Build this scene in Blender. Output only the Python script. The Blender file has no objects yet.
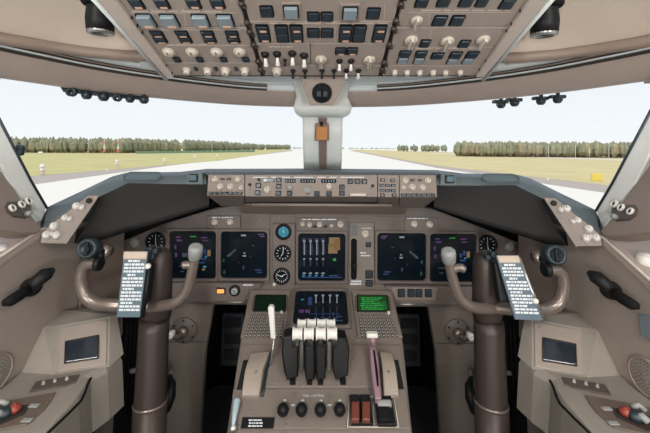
import bpy, bmesh, math, random
from mathutils import Vector, Matrix
V = Vector
C = bpy.context.scene.collection
random.seed(7)
# ---------------------------------------------------------------- camera model
PX, PY, F, E, ROLL = 321.7, 148.0, 330.0, 1.28, math.radians(0.3)
def ray(x, y):
    dx, dy = x - PX, y - PY
    c, s = math.cos(ROLL), math.sin(ROLL)
    return V(((dx*c + dy*s)/F, 1.0, -(-dx*s + dy*c)/F))
EYE = V((0, 0, E))
def P(x, y, Y): return EYE + ray(x, y)*Y
def flip(p): return V((-p.x, p.y, p.z))

class Plane:
    """flat face of the cockpit: right u, up v, outward n"""
    def __init__(s, o, n, mirror=False):
        n = n.normalized()
        s.mirror = mirror
        s.o0, s.n0 = o, n
        if mirror: o, n = flip(o), flip(n)
        s.o, s.n = o, n
        z = V((0, 0, 1))
        s.u = z.cross(n).normalized() if abs(n.z) < .999 else V((1, 0, 0))
        s.v = n.cross(s.u).normalized()
        s.R = Matrix((s.u, s.v, s.n)).transposed()
    def at(s, x, y, off=0.0):
        r = ray(x, y)
        t = (s.o0 - EYE).dot(s.n0)/r.dot(s.n0)
        p = EYE + r*t
        if s.mirror: p = flip(p)
        return p + s.n*off
    def size(s, x, y, w, h):
        a = (s.at(x + .5, y) - s.at(x - .5, y)).length*w
        b = (s.at(x, y + .5) - s.at(x, y - .5)).length*h
        return a, b
    def up(s, d):
        q = Plane(s.o0 + s.n0*d, s.n0, s.mirror); return q
def plane3(a, b, c, mirror=False):
    n = (b - a).cross(c - a).normalized()
    if n.dot(EYE - a) < 0: n = -n
    return Plane(a, n, mirror)

# ---------------------------------------------------------------- materials
def lin(c):
    c /= 255.0
    return c/12.92 if c <= .04045 else ((c + .055)/1.055)**2.4
MATS = {}
def mat(name, rgb, rough=.55, metal=0., var=.06, scale=30., emit=0., bump=0.):
    if name in MATS: return MATS[name]
    m = bpy.data.materials.new(name); m.use_nodes = True
    nt = m.node_tree; b = nt.nodes['Principled BSDF']
    col = (lin(rgb[0]), lin(rgb[1]), lin(rgb[2]), 1)
    b.inputs['Base Color'].default_value = col
    b.inputs['Roughness'].default_value = rough
    b.inputs['Metallic'].default_value = metal
    if 'black' in name or 'void' in name: b.inputs['Specular IOR Level'].default_value = .2
    if var or bump:
        tc = nt.nodes.new('ShaderNodeTexCoord')
        nz = nt.nodes.new('ShaderNodeTexNoise'); nz.inputs['Scale'].default_value = scale
        nz.inputs['Detail'].default_value = 4
        nt.links.new(tc.outputs['Object'], nz.inputs['Vector'])
    if var:
        mx = nt.nodes.new('ShaderNodeMix'); mx.data_type = 'RGBA'
        mx.inputs['A'].default_value = tuple(max(0, c*(1 - var)) for c in col[:3]) + (1,)
        mx.inputs['B'].default_value = tuple(min(1, c*(1 + var)) for c in col[:3]) + (1,)
        nt.links.new(nz.outputs['Fac'], mx.inputs['Factor'])
        nt.links.new(mx.outputs['Result'], b.inputs['Base Color'])
    if bump:
        bp = nt.nodes.new('ShaderNodeBump'); bp.inputs['Strength'].default_value = bump
        bp.inputs['Distance'].default_value = .002
        nt.links.new(nz.outputs['Fac'], bp.inputs['Height'])
        nt.links.new(bp.outputs['Normal'], b.inputs['Normal'])
    if emit:
        if name.startswith('glow'): b.inputs['Base Color'].default_value = (.01, .01, .012, 1)
        b.inputs['Emission Color'].default_value = col
        b.inputs['Emission Strength'].default_value = emit
    MATS[name] = m
    return m
M_PANEL = mat('panel brown', (104, 95, 90), .5)
M_PANEL2 = mat('pedestal brown', (122, 113, 105), .45)
M_OVER = mat('overhead brown', (158, 147, 139), .5)
M_SEAM = mat('seam dark', (52, 46, 43), .7)
M_WALL = mat('sidewall beige', (158, 147, 138), .55, bump=.05, scale=200)
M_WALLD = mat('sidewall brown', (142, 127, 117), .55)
M_CONS = mat('console beige', (143, 137, 128), .5)
M_CEIL = mat('ceiling beige', (202, 188, 173), .6, bump=.05, scale=150)
M_BROW = mat('brow brown', (172, 157, 147), .55)
M_PALE = mat('pale metal', (214, 221, 221), .4)
M_POST = mat('post grey', (222, 226, 223), .4)
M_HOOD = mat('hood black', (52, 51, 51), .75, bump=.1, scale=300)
M_HOODT = mat('hood top grey', (92, 103, 106), .6, bump=.1, scale=300)  # sky light on the hood's upper side painted into this tone
M_BLACK = mat('black plastic', (26, 27, 29), .45)
M_SWITCH = mat('switch cap', (46, 56, 64), .3)
M_SWPALE = mat('switch cap pale', (132, 146, 154), .3)
M_RUB = mat('black rubber', (20, 20, 21), .8)
M_MCP = mat('mode panel brown', (130, 118, 110), .5)
M_KNOB = mat('ivory knob', (196, 187, 174), .45)
M_WHITE = mat('white knob', (226, 224, 216), .4)
M_GREY = mat('grey plastic', (150, 152, 150), .4)
M_METAL = mat('yoke metal', (132, 121, 113), .27, .5)
M_COL = mat('column brown', (66, 57, 53), .42, .3)
M_STEEL = mat('steel', (170, 170, 168), .3, .8)
M_TEAL = mat('dark teal plastic', (36, 49, 55), .4)
M_SLATE = mat('slate placard', (88, 106, 117), .35)
M_PRINT = mat('white print', (214, 220, 222), .6, var=0)
M_AMBER = mat('amber lamp', (206, 168, 144), .4, var=0, emit=.08)
M_AMBERON = mat('amber lamp lit', (255, 160, 80), .4, var=0, emit=.9)
M_SCREEN = mat('screen glass', (13, 23, 31), .14, var=0)
M_SCREENG = mat('glow screen green', (8, 66, 18), .2, var=0, emit=.8)
M_SCREENC = mat('glow cyan dial', (40, 130, 148), .3, var=0, emit=.85)
M_RED = mat('red plastic', (140, 60, 46), .4)
M_RUST = mat('rust red switch', (114, 62, 47), .5)
M_MAUVE = mat('mauve lever', (150, 122, 130), .4)
M_FLOOR = mat('floor dark', (38, 38, 40), .9)
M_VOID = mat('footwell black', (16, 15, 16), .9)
M_TAN = mat('tan instrument', (204, 142, 90), .5)
def em(name, rgb, s=.8): return mat('glow ' + name, rgb, .5, var=0, emit=s*.75)
G = dict(w=em('white', (170, 178, 192), .7), m=em('magenta', (118, 64, 138), .5), c=em('cyan', (70, 170, 210), .6),
         b=em('blue', (32, 66, 130), .7), g=em('green', (40, 190, 80), .6), t=em('tan', (178, 140, 92), .55),
         d=em('dim', (70, 84, 110), .5), k=em('dim green', (30, 110, 50), .5))

# ---------------------------------------------------------------- mesh builder
class MB:
    def __init__(s): s.v, s.f, s.m, s.sm = [], [], [], []
    def add(s, vs, fs, mi=0, smooth=False):
        o = len(s.v); s.v += [V(p) for p in vs]
        for f in fs:
            s.f.append([i + o for i in f]); s.m.append(mi); s.sm.append(smooth)
    def bm(s, b, M=None, mi=0, smooth=False):
        b.verts.index_update()
        s.add([(M @ v.co if M else v.co.copy()) for v in b.verts], [[v.index for v in f.verts] for f in b.faces], mi, smooth)
        b.free()
    def box(s, c, size, R=None, bev=0., mi=0, seg=2):
        b = bmesh.new(); bmesh.ops.create_cube(b, size=1)
        for v in b.verts: v.co = V((v.co.x*size[0], v.co.y*size[1], v.co.z*size[2]))
        if bev: bmesh.ops.bevel(b, geom=b.edges[:], offset=bev, segments=seg, affect='EDGES', profile=.5)
        M = Matrix.Translation(V(c)) @ (R.to_4x4() if R else Matrix())
        s.bm(b, M, mi)
        return s
    def loop_bridge(s, loops, closed=True, caps=True, mi=0, smooth=True):
        n = len(loops[0]); vs = [p for l in loops for p in l]; fs = []
        for i in range(len(loops) - 1):
            for j in range(n if closed else n - 1):
                k = (j + 1) % n
                fs.append([i*n + j, i*n + k, (i + 1)*n + k, (i + 1)*n + j])
        s.add(vs, fs, mi, smooth)
        if caps and closed:
            s.add(loops[0], [list(range(n))[::-1]], mi); s.add(loops[-1], [list(range(n))], mi)
        return s
    def lathe(s, prof, o=(0, 0, 0), R=None, seg=24, mi=0, caps=True):
        o = V(o); loops = []
        for r, z in prof:
            l = []
            for k in range(seg):
                a = 2*math.pi*k/seg
                p = V((r*math.cos(a), r*math.sin(a), z))
                l.append(o + (R @ p if R else p))
            loops.append(l)
        return s.loop_bridge(loops, True, caps, mi)
    def cyl(s, a, b, r0, r1=None, seg=16, mi=0):
        return s.tube([a, b], [r0, r0 if r1 is None else r1], seg, mi)
    def tube(s, pts, rad, seg=14, mi=0, flat=1.0):
        pts = [V(p) for p in pts]; n = len(pts)
        if not isinstance(rad, (list, tuple)): rad = [rad]*n
        T = []
        for i in range(n):
            t = pts[min(i + 1, n - 1)] - pts[max(i - 1, 0)]; T.append(t.normalized())
        a = V((0, 0, 1)) if abs(T[0].z) < .9 else V((0, 1, 0))
        N = (a - T[0]*a.dot(T[0])).normalized(); loops = []
        for i in range(n):
            N = (N - T[i]*N.dot(T[i])).normalized(); B = T[i].cross(N)
            loops.append([pts[i] + (N*math.cos(2*math.pi*k/seg) + B*math.sin(2*math.pi*k/seg)*flat)*rad[i] for k in range(seg)])
        return s.loop_bridge(loops, True, True, mi)
    def ball(s, c, r, sc=(1, 1, 1), R=None, mi=0, seg=16):
        b = bmesh.new(); bmesh.ops.create_uvsphere(b, u_segments=seg, v_segments=seg//2 + 1, radius=r)
        M = Matrix.Translation(V(c)) @ (R.to_4x4() if R else Matrix()) @ Matrix.Diagonal(V(sc)).to_4x4()
        s.bm(b, M, mi, True); return s
    def prism(s, poly, n, d, mi=0, bev=0.):
        """poly (3-D, flat) pushed back by d along -n; optional chamfer round the front"""
        n = V(n).normalized(); poly = [V(p) for p in poly]; k = len(poly)
        back = [p - n*d for p in poly]; loops = [back]
        if bev:
            c = sum(poly, V())/k
            inn = []
            for i, p in enumerate(poly):
                e1 = (poly[i] - poly[i - 1]).normalized(); e2 = (poly[(i + 1) % k] - p).normalized()
                m1 = n.cross(e1); m2 = n.cross(e2)
                if m1.dot(c - p) < 0: m1 = -m1
                if m2.dot(c - p) < 0: m2 = -m2
                q = (m1 + m2); q = q/max(.35, (1 + m1.dot(m2)))
                inn.append(p + q*bev)
            loops += [[p - n*bev*.7 for p in poly], inn]
        else: loops.append(poly)
        return s.loop_bridge(loops, True, True, mi, False)
    def quad(s, a, b, c, d, mi=0): s.add([a, b, c, d], [[0, 1, 2, 3]], mi); return s
    def grid(s, rows, mi=0, smooth=True): return s.loop_bridge(rows, False, False, mi, smooth)
    def mesh(s, name, mats, off=V((0, 0, 0))):
        me = bpy.data.meshes.new(name)
        me.from_pydata([p - off for p in s.v], [], s.f)
        for m in mats: me.materials.append(m)
        for p, mi, sm in zip(me.polygons, s.m, s.sm): p.material_index = mi; p.use_smooth = sm
        b = bmesh.new(); b.from_mesh(me)
        bmesh.ops.remove_doubles(b, verts=b.verts[:], dist=1e-5)
        bmesh.ops.recalc_face_normals(b, faces=b.faces[:]); b.to_mesh(me); b.free()
        return me
    def build(s, name, m, parent=None, loc=None):
        """link as one object; children share their thing's origin"""
        mats = m if isinstance(m, (list, tuple)) else [m]
        if parent is not None: off = ORG[parent.name]
        else:
            if loc is None:
                xs = [p.x for p in s.v]; ys = [p.y for p in s.v]; zs = [p.z for p in s.v]
                loc = V(((min(xs) + max(xs))/2, (min(ys) + max(ys))/2, min(zs)))
            off = V(loc)
        o = bpy.data.objects.new(name, s.mesh(name, mats, off)); C.objects.link(o)
        if parent is not None: o.parent = parent
        else: o.location = off
        ORG[o.name] = off
        return o
ORG = {}
def tag(o, label, cat, group=None, kind=None):
    o['label'] = label; o['category'] = cat
    if group: o['group'] = group
    if kind: o['kind'] = kind
    return o
def struct(o, label=None, cat=None):
    o['kind'] = 'structure'
    if label: o['label'] = label
    if cat: o['category'] = cat
    return o
def thing(name, label, cat, loc, group=None):
    o = bpy.data.objects.new(name, None); C.objects.link(o); o.empty_display_size = .05
    o.location = loc; ORG[o.name] = V(loc); tag(o, label, cat, group); return o
CACHE = {}
def inst(name, key, maker, mats, parent, pos, R):
    """one repeat of a small control: its mesh is shared, its place is its own"""
    if key not in CACHE:
        mb = MB(); maker(mb); CACHE[key] = mb.mesh(name, mats)
    o = bpy.data.objects.new(name, CACHE[key]); C.objects.link(o)
    ORG[o.name] = V(pos)
    o.parent = parent
    if parent is None: o.matrix_local = Matrix.Translation(pos) @ R.to_4x4()
    else: o.matrix_local = Matrix.Translation(pos - ORG[parent.name]) @ R.to_4x4()
    return o
def sub(name, key, maker, mats, parent):
    if key not in CACHE:
        mb = MB(); maker(mb); CACHE[key] = mb.mesh(name, mats)
    o = bpy.data.objects.new(name, CACHE[key]); C.objects.link(o); o.parent = parent; return o
def rr(w, h, r, z=0., n=4, cx=0., cy=0.):
    """rounded rectangle loop in local x,y"""
    out = []
    for sx, sy, a0 in ((1, 1, 0), (-1, 1, 90), (-1, -1, 180), (1, -1, 270)):
        for k in range(n + 1):
            a = math.radians(a0 + 90*k/n)
            out.append(V((cx + sx*(w/2 - r) + r*math.cos(a), cy + sy*(h/2 - r) + r*math.sin(a), z)))
    return out
def q3(x): return round(x, 4)

# ---------------------------------------------------------------- small controls
def push_switch(pl, x, y, w, h, parent, light=None, pale=False, split=False, name='push_switch', lift=.006):
    a, b = pl.size(x, y, w, h); a, b = q3(a), q3(b)
    def mk(m):
        t = min(a, b)*.12
        m.loop_bridge([rr(a, b, t, 0), rr(a, b, t, .0025), rr(a*.94, b*.92, t, .0025), rr(a*.9, b*.88, t, .001)], True, True, 0, False)
        if split:
            for sg in (1, -1): m.box((0, sg*b*.215, lift*.5), (a*.84, b*.38, lift), None, min(.0012, lift*.3), 1)
        else: m.box((0, 0, lift*.5), (a*.84, b*.8, lift), None, min(.0015, lift*.3), 1)
    o = inst(name, (name, a, b, pale, split, lift), mk, [M_BLACK, M_SWPALE if pale else M_SWITCH], parent, pl.at(x, y), pl.R)
    if light:
        def mk2(m):
            m.box((a*.06, spot[0]*b, lift + .0003), (a*spot[1], b*.1 if split else b*.17, .0008), None, 0, 0)
        for spot in ([(-.27, .5)] if light == 1 else [(.2, .5), (-.36, .5)]):
            sub('amber_light', ('amber', a, b, spot, lift, split), mk2, [M_AMBER], o)
    return o
def round_knob(pl, x, y, r, parent, m=None, h=1.1, name='knob', skirt=True):
    m = m or M_KNOB
    a, _ = pl.size(x, y, r, r); a = q3(a)
    def mk(b):
        if skirt: b.lathe([(a*1.05, 0), (a*1.05, a*.18), (a*.92, a*.25), (a*.78, a*.3), (a*.74, a*h), (a*.66, a*(h + .1)), (.0001, a*(h + .12))])
        else: b.lathe([(a, 0), (a, a*h*.85), (a*.85, a*h), (.0001, a*h*1.03)])
        b.box((0, a*.38, a*(h + .12)), (a*.14, a*.6, a*.08), None, 0, 1)
    return inst(name, (name, a, m.name, h, skirt), mk, [m, M_SEAM], parent, pl.at(x, y), pl.R)
def wing_knob(pl, x, y, r, parent, m=None, ang=0., name='wing_knob'):
    m = m or M_KNOB
    a, _ = pl.size(x, y, r, r); a = q3(a)
    def mk(b):
        b.lathe([(a, 0), (a, a*.3), (a*.93, a*.42), (.0001, a*.45)], seg=28)
        ca = Matrix.Rotation(ang, 3, 'Z')
        b.box(ca @ V((0, -a*.15, a*.75)), (a*.5, a*2.1, a*.8), ca, a*.14)
        b.box(ca @ V((0, -a*.15, a*1.16)), (a*.1, a*1.6, a*.03), ca, 0, 1)
    return inst(name, (name, a, m.name, round(ang, 2)), mk, [m, M_SEAM], parent, pl.at(x, y), pl.R)
def toggle(pl, x, y, s, parent, m=None, tilt=.6, name='toggle_switch'):
    """s: length of the bat in px"""
    m = m or M_WHITE
    a, _ = pl.size(x, y, s, s); a = q3(a)
    def mk(b):
        b.lathe([(a*.42, 0), (a*.42, a*.12), (a*.3, a*.2), (a*.26, a*.36), (.0001, a*.38)], mi=0, seg=14)
        d = V((0, -math.sin(tilt), math.cos(tilt)))
        b.tube([d*a*.2, d*a*.7, d*a*1.2, d*a*1.3], [a*.1, a*.17, a*.24, a*.12], 12, 1)
    return inst(name, (name, a, m.name, tilt), mk, [M_BLACK, m], parent, pl.at(x, y), pl.R)
def screw(pl, x, y, parent, r=.003):
    def mk(b):
        b.lathe([(r, 0), (r, r*.4), (r*.7, r*.6), (.0001, r*.62)], seg=10)
        b.box((0, 0, r*.62), (r*1.2, r*.25, r*.1), None, 0, 1)
    return inst('screw', ('screw', r), mk, [M_STEEL, M_SEAM], parent, pl.at(x, y), pl.R)
def plate(pl, poly, parent, name, m, thick=.012, bev=.0012, off=0., loc=None):
    pts = [pl.at(x, y, off) for x, y in poly]
    mb = MB(); mb.prism(pts, pl.n, thick, 0, bev)
    return mb.build(name, m, parent, loc)
def gauge(pl, x, y, r, label, face=None, needles=((40, .8), (160, .55)), name='round_gauge', group=None, ticks=12, tickm=None):
    t = thing(name, label, 'gauge', pl.at(x, y), group)
    a, _ = pl.size(x, y, r, r); o = pl.at(x, y)
    b = MB(); b.lathe([(a*1.12, -.004), (a*1.12, .006), (a*1.05, .009), (a*.95, .009), (a*.92, .004), (a*.92, -.004)], o, pl.R, 32, caps=False)
    b.build('bezel_ring', M_BLACK, t)
    b = MB(); b.lathe([(a*.94, .0), (.0001, .0005)], o, pl.R, 32, caps=False); b.build('dial_face', face or M_SCREEN, t)
    b = MB()
    for k in range(ticks):
        an = 2*math.pi*k/ticks; R = pl.R @ Matrix.Rotation(an, 3, 'Z')
        b.box(o + R @ V((0, a*.74, .0012)), (a*.07, a*.2, .0006), R)
    b.build('dial_marks', tickm or M_PRINT, t)
    for an, ln in needles:
        R = pl.R @ Matrix.Rotation(math.radians(an), 3, 'Z'); b = MB()
        b.prism([o + R @ V(p) for p in ((-a*.05, -a*.15, .003), (a*.05, -a*.15, .003), (a*.02, a*ln, .003), (-a*.02, a*ln, .003))], pl.n, .0008)
        b.build('needle', M_WHITE, t)
    return t
def display(pl, x0, y0, x1, y1, label, syms, name='flight_display', bez=2.6, scr=None, cat='display', group=None):
    """square glass display: bezel with a raised rim, dark glass, lit symbols"""
    cx, cy = (x0 + x1)/2, (y0 + y1)/2
    t = thing(name, label, cat, pl.at(cx, cy), group)
    w, h = pl.size(cx, cy, x1 - x0, y1 - y0); e, _ = pl.size(cx, cy, bez, bez)
    o = pl.at(cx, cy); tr = lambda L: [o + pl.R @ p for p in L]
    b = MB()
    b.loop_bridge([tr(rr(w + 2*e, h + 2*e, e*.7, -.004)), tr(rr(w + 2*e, h + 2*e, e*.7, .008)), tr(rr(w + 1.5*e, h + 1.5*e, e*.6, .0105)),
                   tr(rr(w + .3*e, h + .3*e, w*.075, .0105)), tr(rr(w, h, w*.075, .004)), tr(rr(w, h, w*.075, -.004))], True, False, 0, False)
    b.build('bezel', M_PANEL, t)
    b = MB(); b.loop_bridge([tr(rr(w*1.01, h*1.01, w*.075, -.003)), tr(rr(w*1.01, h*1.01, w*.075, .003))], True, True, 0, False)
    keys = []
    if syms:
        pq = pl.up(.0045)
        for sy in syms:
            k = sy[0]
            if k not in keys: keys.append(k)
            mi = keys.index(k) + 1
            if len(sy) == 5:
                _, a0, b0, a1, b1 = sy
                b.prism([pq.at(a0, b1), pq.at(a1, b1), pq.at(a1, b0), pq.at(a0, b0)], pl.n, .0008, mi)
            else:                                   # (key, 'l', x0, y0, x1, y1, width)
                _, _, a0, b0, a1, b1, wd = sy
                A, B = pq.at(a0, b0), pq.at(a1, b1); d = (B - A).normalized(); s_ = pl.n.cross(d)*pl.size(a0, b0, wd/2, 1)[0]
                b.prism([A - s_, B - s_, B + s_, A + s_], pl.n, .0008, mi)
    b.build('screen', [scr or M_SCREEN] + [G[k] for k in keys], t)
    return t
def dashes(pl, x0, y0, x1, y1, rows, parent, m=None, name='print_lines', fill=.8, seed=1, off=.0008, hh=.45, skew=None):
    """rows of tiny printed words too small to read"""
    rnd = random.Random(seed); b = MB(); pq = pl.up(off)
    for i in range(rows):
        fy = (i + .5)/rows; y = y0 + (y1 - y0)*fy; dh = (y1 - y0)/rows*hh/2
        x = x0 + rnd.uniform(0, .1)*(x1 - x0)
        lim = x0 + (x1 - x0)*rnd.uniform(fill*.6, 1.)
        while x < lim:
            w = rnd.uniform(.06, .22)*(x1 - x0); xe = min(x + w, x1)
            sk = (skew*(y - y0) if skew else 0)
            b.prism([pq.at(x + sk, y + dh), pq.at(xe + sk, y + dh), pq.at(xe + sk, y - dh), pq.at(x + sk, y - dh)], pl.n, .0006)
            x = xe + .03*(x1 - x0)
    return b.build(name, m or M_PRINT, parent)

def text(string, pl, x, y, wpx, name, parent, m, off=.001):
    """printed word as a flat mesh"""
    cu = bpy.data.curves.new(name, 'FONT'); cu.body = string; cu.align_x = 'CENTER'; cu.align_y = 'CENTER'; cu.extrude = .01
    tmp = bpy.data.objects.new(name, cu); C.objects.link(tmp); bpy.context.view_layer.update()
    me = bpy.data.meshes.new_from_object(tmp.evaluated_get(bpy.context.evaluated_depsgraph_get()))
    bpy.data.objects.remove(tmp); bpy.data.curves.remove(cu)
    w0 = max(v_.co.x for v_ in me.vertices) - min(v_.co.x for v_ in me.vertices); k = pl.size(x, y, wpx, 1)[0]/w0
    for v_ in me.vertices: v_.co = V((v_.co.x*k, v_.co.y*k, v_.co.z*.02))
    me.materials.clear(); me.materials.append(m)
    o = bpy.data.objects.new(name, me); C.objects.link(o); o.parent = parent
    o.matrix_local = Matrix.Translation(pl.at(x, y, off) - ORG[parent.name]) @ pl.R.to_4x4(); return o
# ================================================================ world, sun, camera
w = bpy.data.worlds.new('hazy sky'); bpy.context.scene.world = w; w.use_nodes = True
nt = w.node_tree; bg = nt.nodes['Background']
tc = nt.nodes.new('ShaderNodeTexCoord'); sx = nt.nodes.new('ShaderNodeSeparateXYZ'); cr = nt.nodes.new('ShaderNodeValToRGB')
nt.links.new(tc.outputs['Generated'], sx.inputs[0]); nt.links.new(sx.outputs['Z'], cr.inputs[0]); nt.links.new(cr.outputs[0], bg.inputs[0])
for pos, c in ((0, (242, 244, 246)), (.1, (242, 245, 248)), (.35, (228, 236, 247)), (1, (190, 212, 243))):
    e = cr.color_ramp.elements[0] if pos == 0 else (cr.color_ramp.elements[1] if pos == 1 else cr.color_ramp.elements.new(pos))
    e.position = pos; e.color = (lin(c[0]), lin(c[1]), lin(c[2]), 1)
bg.inputs[1].default_value = 1.12
def light(name, kind, loc, energy, rot=(0, 0, 0), col=(1, 1, 1), **kw):
    l = bpy.data.lights.new(name, kind); l.energy = energy; l.color = col
    for k, v_ in kw.items(): setattr(l, k, v_)
    o = bpy.data.objects.new(name, l); C.objects.link(o); o.location = loc; o.rotation_euler = rot; return o
light('sun', 'SUN', (0, -20, 40), 2.2, (math.radians(38), 0, math.radians(-25)), (1, .95, .86), angle=math.radians(6))
cam = bpy.data.cameras.new('camera'); co = bpy.data.objects.new('camera', cam); C.objects.link(co)
cam.sensor_width = 36; cam.lens = F/650*36; cam.clip_start = .02; cam.clip_end = 6000
cam.shift_x = (325 - PX)/650; cam.shift_y = -(216.5 - PY)/650
co.matrix_world = Matrix.Translation(EYE) @ Matrix.Rotation(math.pi/2, 4, 'X') @ Matrix.Rotation(ROLL, 4, 'Z')
sc = bpy.context.scene; sc.camera = co
sc.view_settings.view_transform = 'Standard'; sc.view_settings.look = 'None'
sc.view_settings.gamma = 1; sc.view_settings.use_curve_mapping = False; sc.view_settings.exposure = 0.0

# ================================================================ outside
GZ = E - 8.7
def gp(x, y, dz=0.):
    r = ray(x, y); t = (GZ + dz - E)/r.z
    return EYE + r*t
def ground(name, pts, m, dz):
    b = MB(); b.add([gp(x, y, dz) for x, y in pts], [list(range(len(pts)))])
    return struct(b.build(name, m))
M_CONC = mat('concrete apron', (232, 222, 208), .9, var=.05, scale=.3)
M_ASPH = mat('asphalt strip', (176, 160, 148), .9, var=.1, scale=.5)
M_GRASS = mat('dry grass', (192, 180, 120), .95, var=.22, scale=.06)
M_GRASS2 = mat('drier grass', (204, 186, 134), .95, var=.2, scale=.05)
b = MB(); b.add([(-3000, 5, GZ), (3000, 5, GZ), (3000, 5000, GZ), (-3000, 5000, GZ)], [[0, 1, 2, 3]]); struct(b.build('ground_apron', M_CONC))
ground('ground_asphalt', [(-150, 206), (36, 184), (170, 165.5), (293, 150.8), (291, 149.6), (150, 164), (32, 174), (-150, 190)], M_ASPH, .03)
ground('ground_grass', [(-150, 192), (33, 176), (220, 160.5), (290, 150), (288, 149.2), (140, 150.5), (20, 152), (-150, 153)], M_GRASS, .06)
ground('ground_asphalt', [(349, 150.3), (435, 167.5), (608, 193), (760, 216), (760, 204), (612, 184), (435, 164), (352, 149.9)], M_ASPH, .03)
ground('ground_grass', [(353, 150.3), (435, 165.5), (612, 186), (760, 205), (760, 160), (600, 157), (430, 151.6), (355, 149.5)], M_GRASS2, .06)
ground('ground_road', [(430, 153.6), (620, 160.6), (700, 163.5), (700, 162), (620, 159.3), (430, 153)], mat('pale road', (214, 202, 184), .9), .1)
# forests: far more trees than anyone could count
M_LEAF = mat('forest leaves', (138, 138, 112), .9, var=.35, scale=.15)  # leaf colours lightened to imitate distance haze
M_LEAF2 = mat('autumn leaves', (156, 146, 118), .9, var=.35, scale=.15)
M_TRUNK = mat('birch trunk', (140, 124, 108), .9)
M_HAZE = mat('far leaves', (140, 146, 122), .9, var=.25, scale=.1)  # paler leaf tone with the haze painted in
def forest(name, label, xs, hgt, n, mats, trunks, seed):
    rnd = random.Random(seed); b = MB()
    for i in range(n):
        t = rnd.random(); k = min(int(t*(len(xs) - 1)), len(xs) - 2); f = t*(len(xs) - 1) - k
        x = xs[k][0]*(1 - f) + xs[k + 1][0]*f; d = xs[k][1]*(1 - f) + xs[k + 1][1]*f + rnd.uniform(0, 40)
        r = ray(x, 150); bx = r.x*d; h = hgt*rnd.uniform(.8, 1.12); wd = h*rnd.uniform(.16, .26)
        mi = rnd.choice((0, 0, 1))
        top = h; low = h*(.06 if trunks else .05)
        m_ = bmesh.new(); bmesh.ops.create_icosphere(m_, subdivisions=1, radius=1)
        for v_ in m_.verts: v_.co *= rnd.uniform(.8, 1.15)
        b.bm(m_, Matrix.Translation((bx, d, GZ + (top + low)/2)) @ Matrix.Diagonal((wd, wd, (top - low)/2, 1)), mi)
        b.cyl((bx, d - 2, GZ), (bx, d - 2, GZ + h*.6), .22 if trunks else .2, .15, 5, 2)
    o = b.build(name, mats); tag(o, label, 'trees', kind='stuff')
forest('forest', 'long belt of dark green trees beyond the left grass field', [(-110, 430), (0, 450), (120, 460), (180, 560)], 20, 1100, [M_LEAF, M_LEAF2, M_TRUNK], False, 3)
forest('forest', 'hazy tree belt tapering away beside the left end of the runway', [(184, 640), (228, 850), (290, 1700)], 23, 500, [M_LEAF, M_HAZE, M_TRUNK], False, 4)
forest('forest', 'pine forest with pale bare trunks beyond the right grass field', [(456, 370), (520, 355), (600, 342), (740, 325)], 15.8, 1000, [M_LEAF, M_LEAF2, M_TRUNK], True, 5)
forest('forest', 'small far clump of trees right of the runway end', [(398, 900), (446, 820)], 18, 60, [M_LEAF, M_HAZE, M_TRUNK], False, 6)
forest('forest', 'very distant hazy tree fringe along the horizon at the runway end', [(285, 2600), (395, 2600)], 14, 120, [M_HAZE, M_HAZE, M_TRUNK], False, 8)
M_PW = mat('white paint', (236, 234, 228), .6); M_PR = mat('red paint', (206, 96, 78), .6); M_PY = mat('yellow sign', (228, 204, 96), .6)
M_FENCE = mat('green fence', (130, 160, 136), .8)
def pole(x, y0, y1, d, label, r=.22, m=M_PW, grp='light poles in front of the forest'):
    t = thing('light_pole', label, 'pole', V((ray(x, y0).x*d, d, GZ)), grp)
    top = P(x, y1, d); b = MB(); b.cyl((top.x, d, GZ), top, r, r*.6, 8); b.build('mast', m, t)
    b = MB(); b.box(top + V((0, 0, .2)), (1.2, .5, .35), None, .08); b.build('lamp_head', m, t)
for x, y1, lab in ((548.5, 146, 'white light pole in front of the right forest, leftmost of the row'), (575.5, 146, 'white light pole in the right forest edge, second from the left'),
                   (609, 144, 'white light pole nearest to the right window post, tallest of the row'), (589.5, 149, 'thin white pole between the two tall right light poles')):
    pole(x, 158, y1, 325, lab)
for x, y1, lab in ((47, 141, 'thin white light pole before the left forest, near the left window post'), (88.3, 141, 'thin white light pole before the left forest, left of the red and white masts'),
                   (212, 141, 'thin pale pole on the left field beside the tapering tree belt')):
    pole(x, 151, y1, 440, lab, .2)
def mast(x, y0, y1, d, label):
    t = thing('approach_mast', label, 'mast', V((ray(x, y0).x*d, d, GZ)), 'red and white masts on the left field')
    a, z = P(x, y0, d), P(x, y1, d); b = MB(); b.box((a + z)/2, (.5, .5, z.z - a.z)); b.build('post', M_PW, t)
    for k in range(2): b = MB(); b.box(a + V((0, 0, (z.z - a.z)*(.35 + .4*k))), (2.2, .7, 2.0), None, .1); b.build('panel', M_PR if k else M_PW, t)
    b = MB(); b.box(a + V((0, 0, 1.2)), (3.4, 1.5, 2.4), None, .1); b.build('base_cabin', M_PR, t)
mast(104.3, 152, 139.5, 420, 'red and white mast with cabin on the left field, left one of the pair')
mast(118, 152, 139.5, 420, 'red and white mast with cabin on the left field, right one of the pair')
def marker(x, y, h, label):
    a = gp(x, y, .05); d = a.y; hh = h*d/F
    t = thing('edge_marker', label, 'marker', a, 'white marker posts on the grass')
    b = MB(); b.lathe([(hh*.16, 0), (hh*.16, hh*.62), (hh*.1, hh*.64)], a, None, 10); b.build('post', M_PW, t)
    b = MB(); b.lathe([(hh*.1, hh*.62), (hh*.2, hh*.66), (hh*.2, hh*.92), (.001, hh)], a, None, 10); b.build('lamp', M_PW, t)
    b = MB(); b.lathe([(hh*.168, hh*.25), (hh*.168, hh*.45)], a, None, 10, caps=False); b.build('red_band', mat('faded red band', (226, 176, 164), .6), t)
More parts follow.
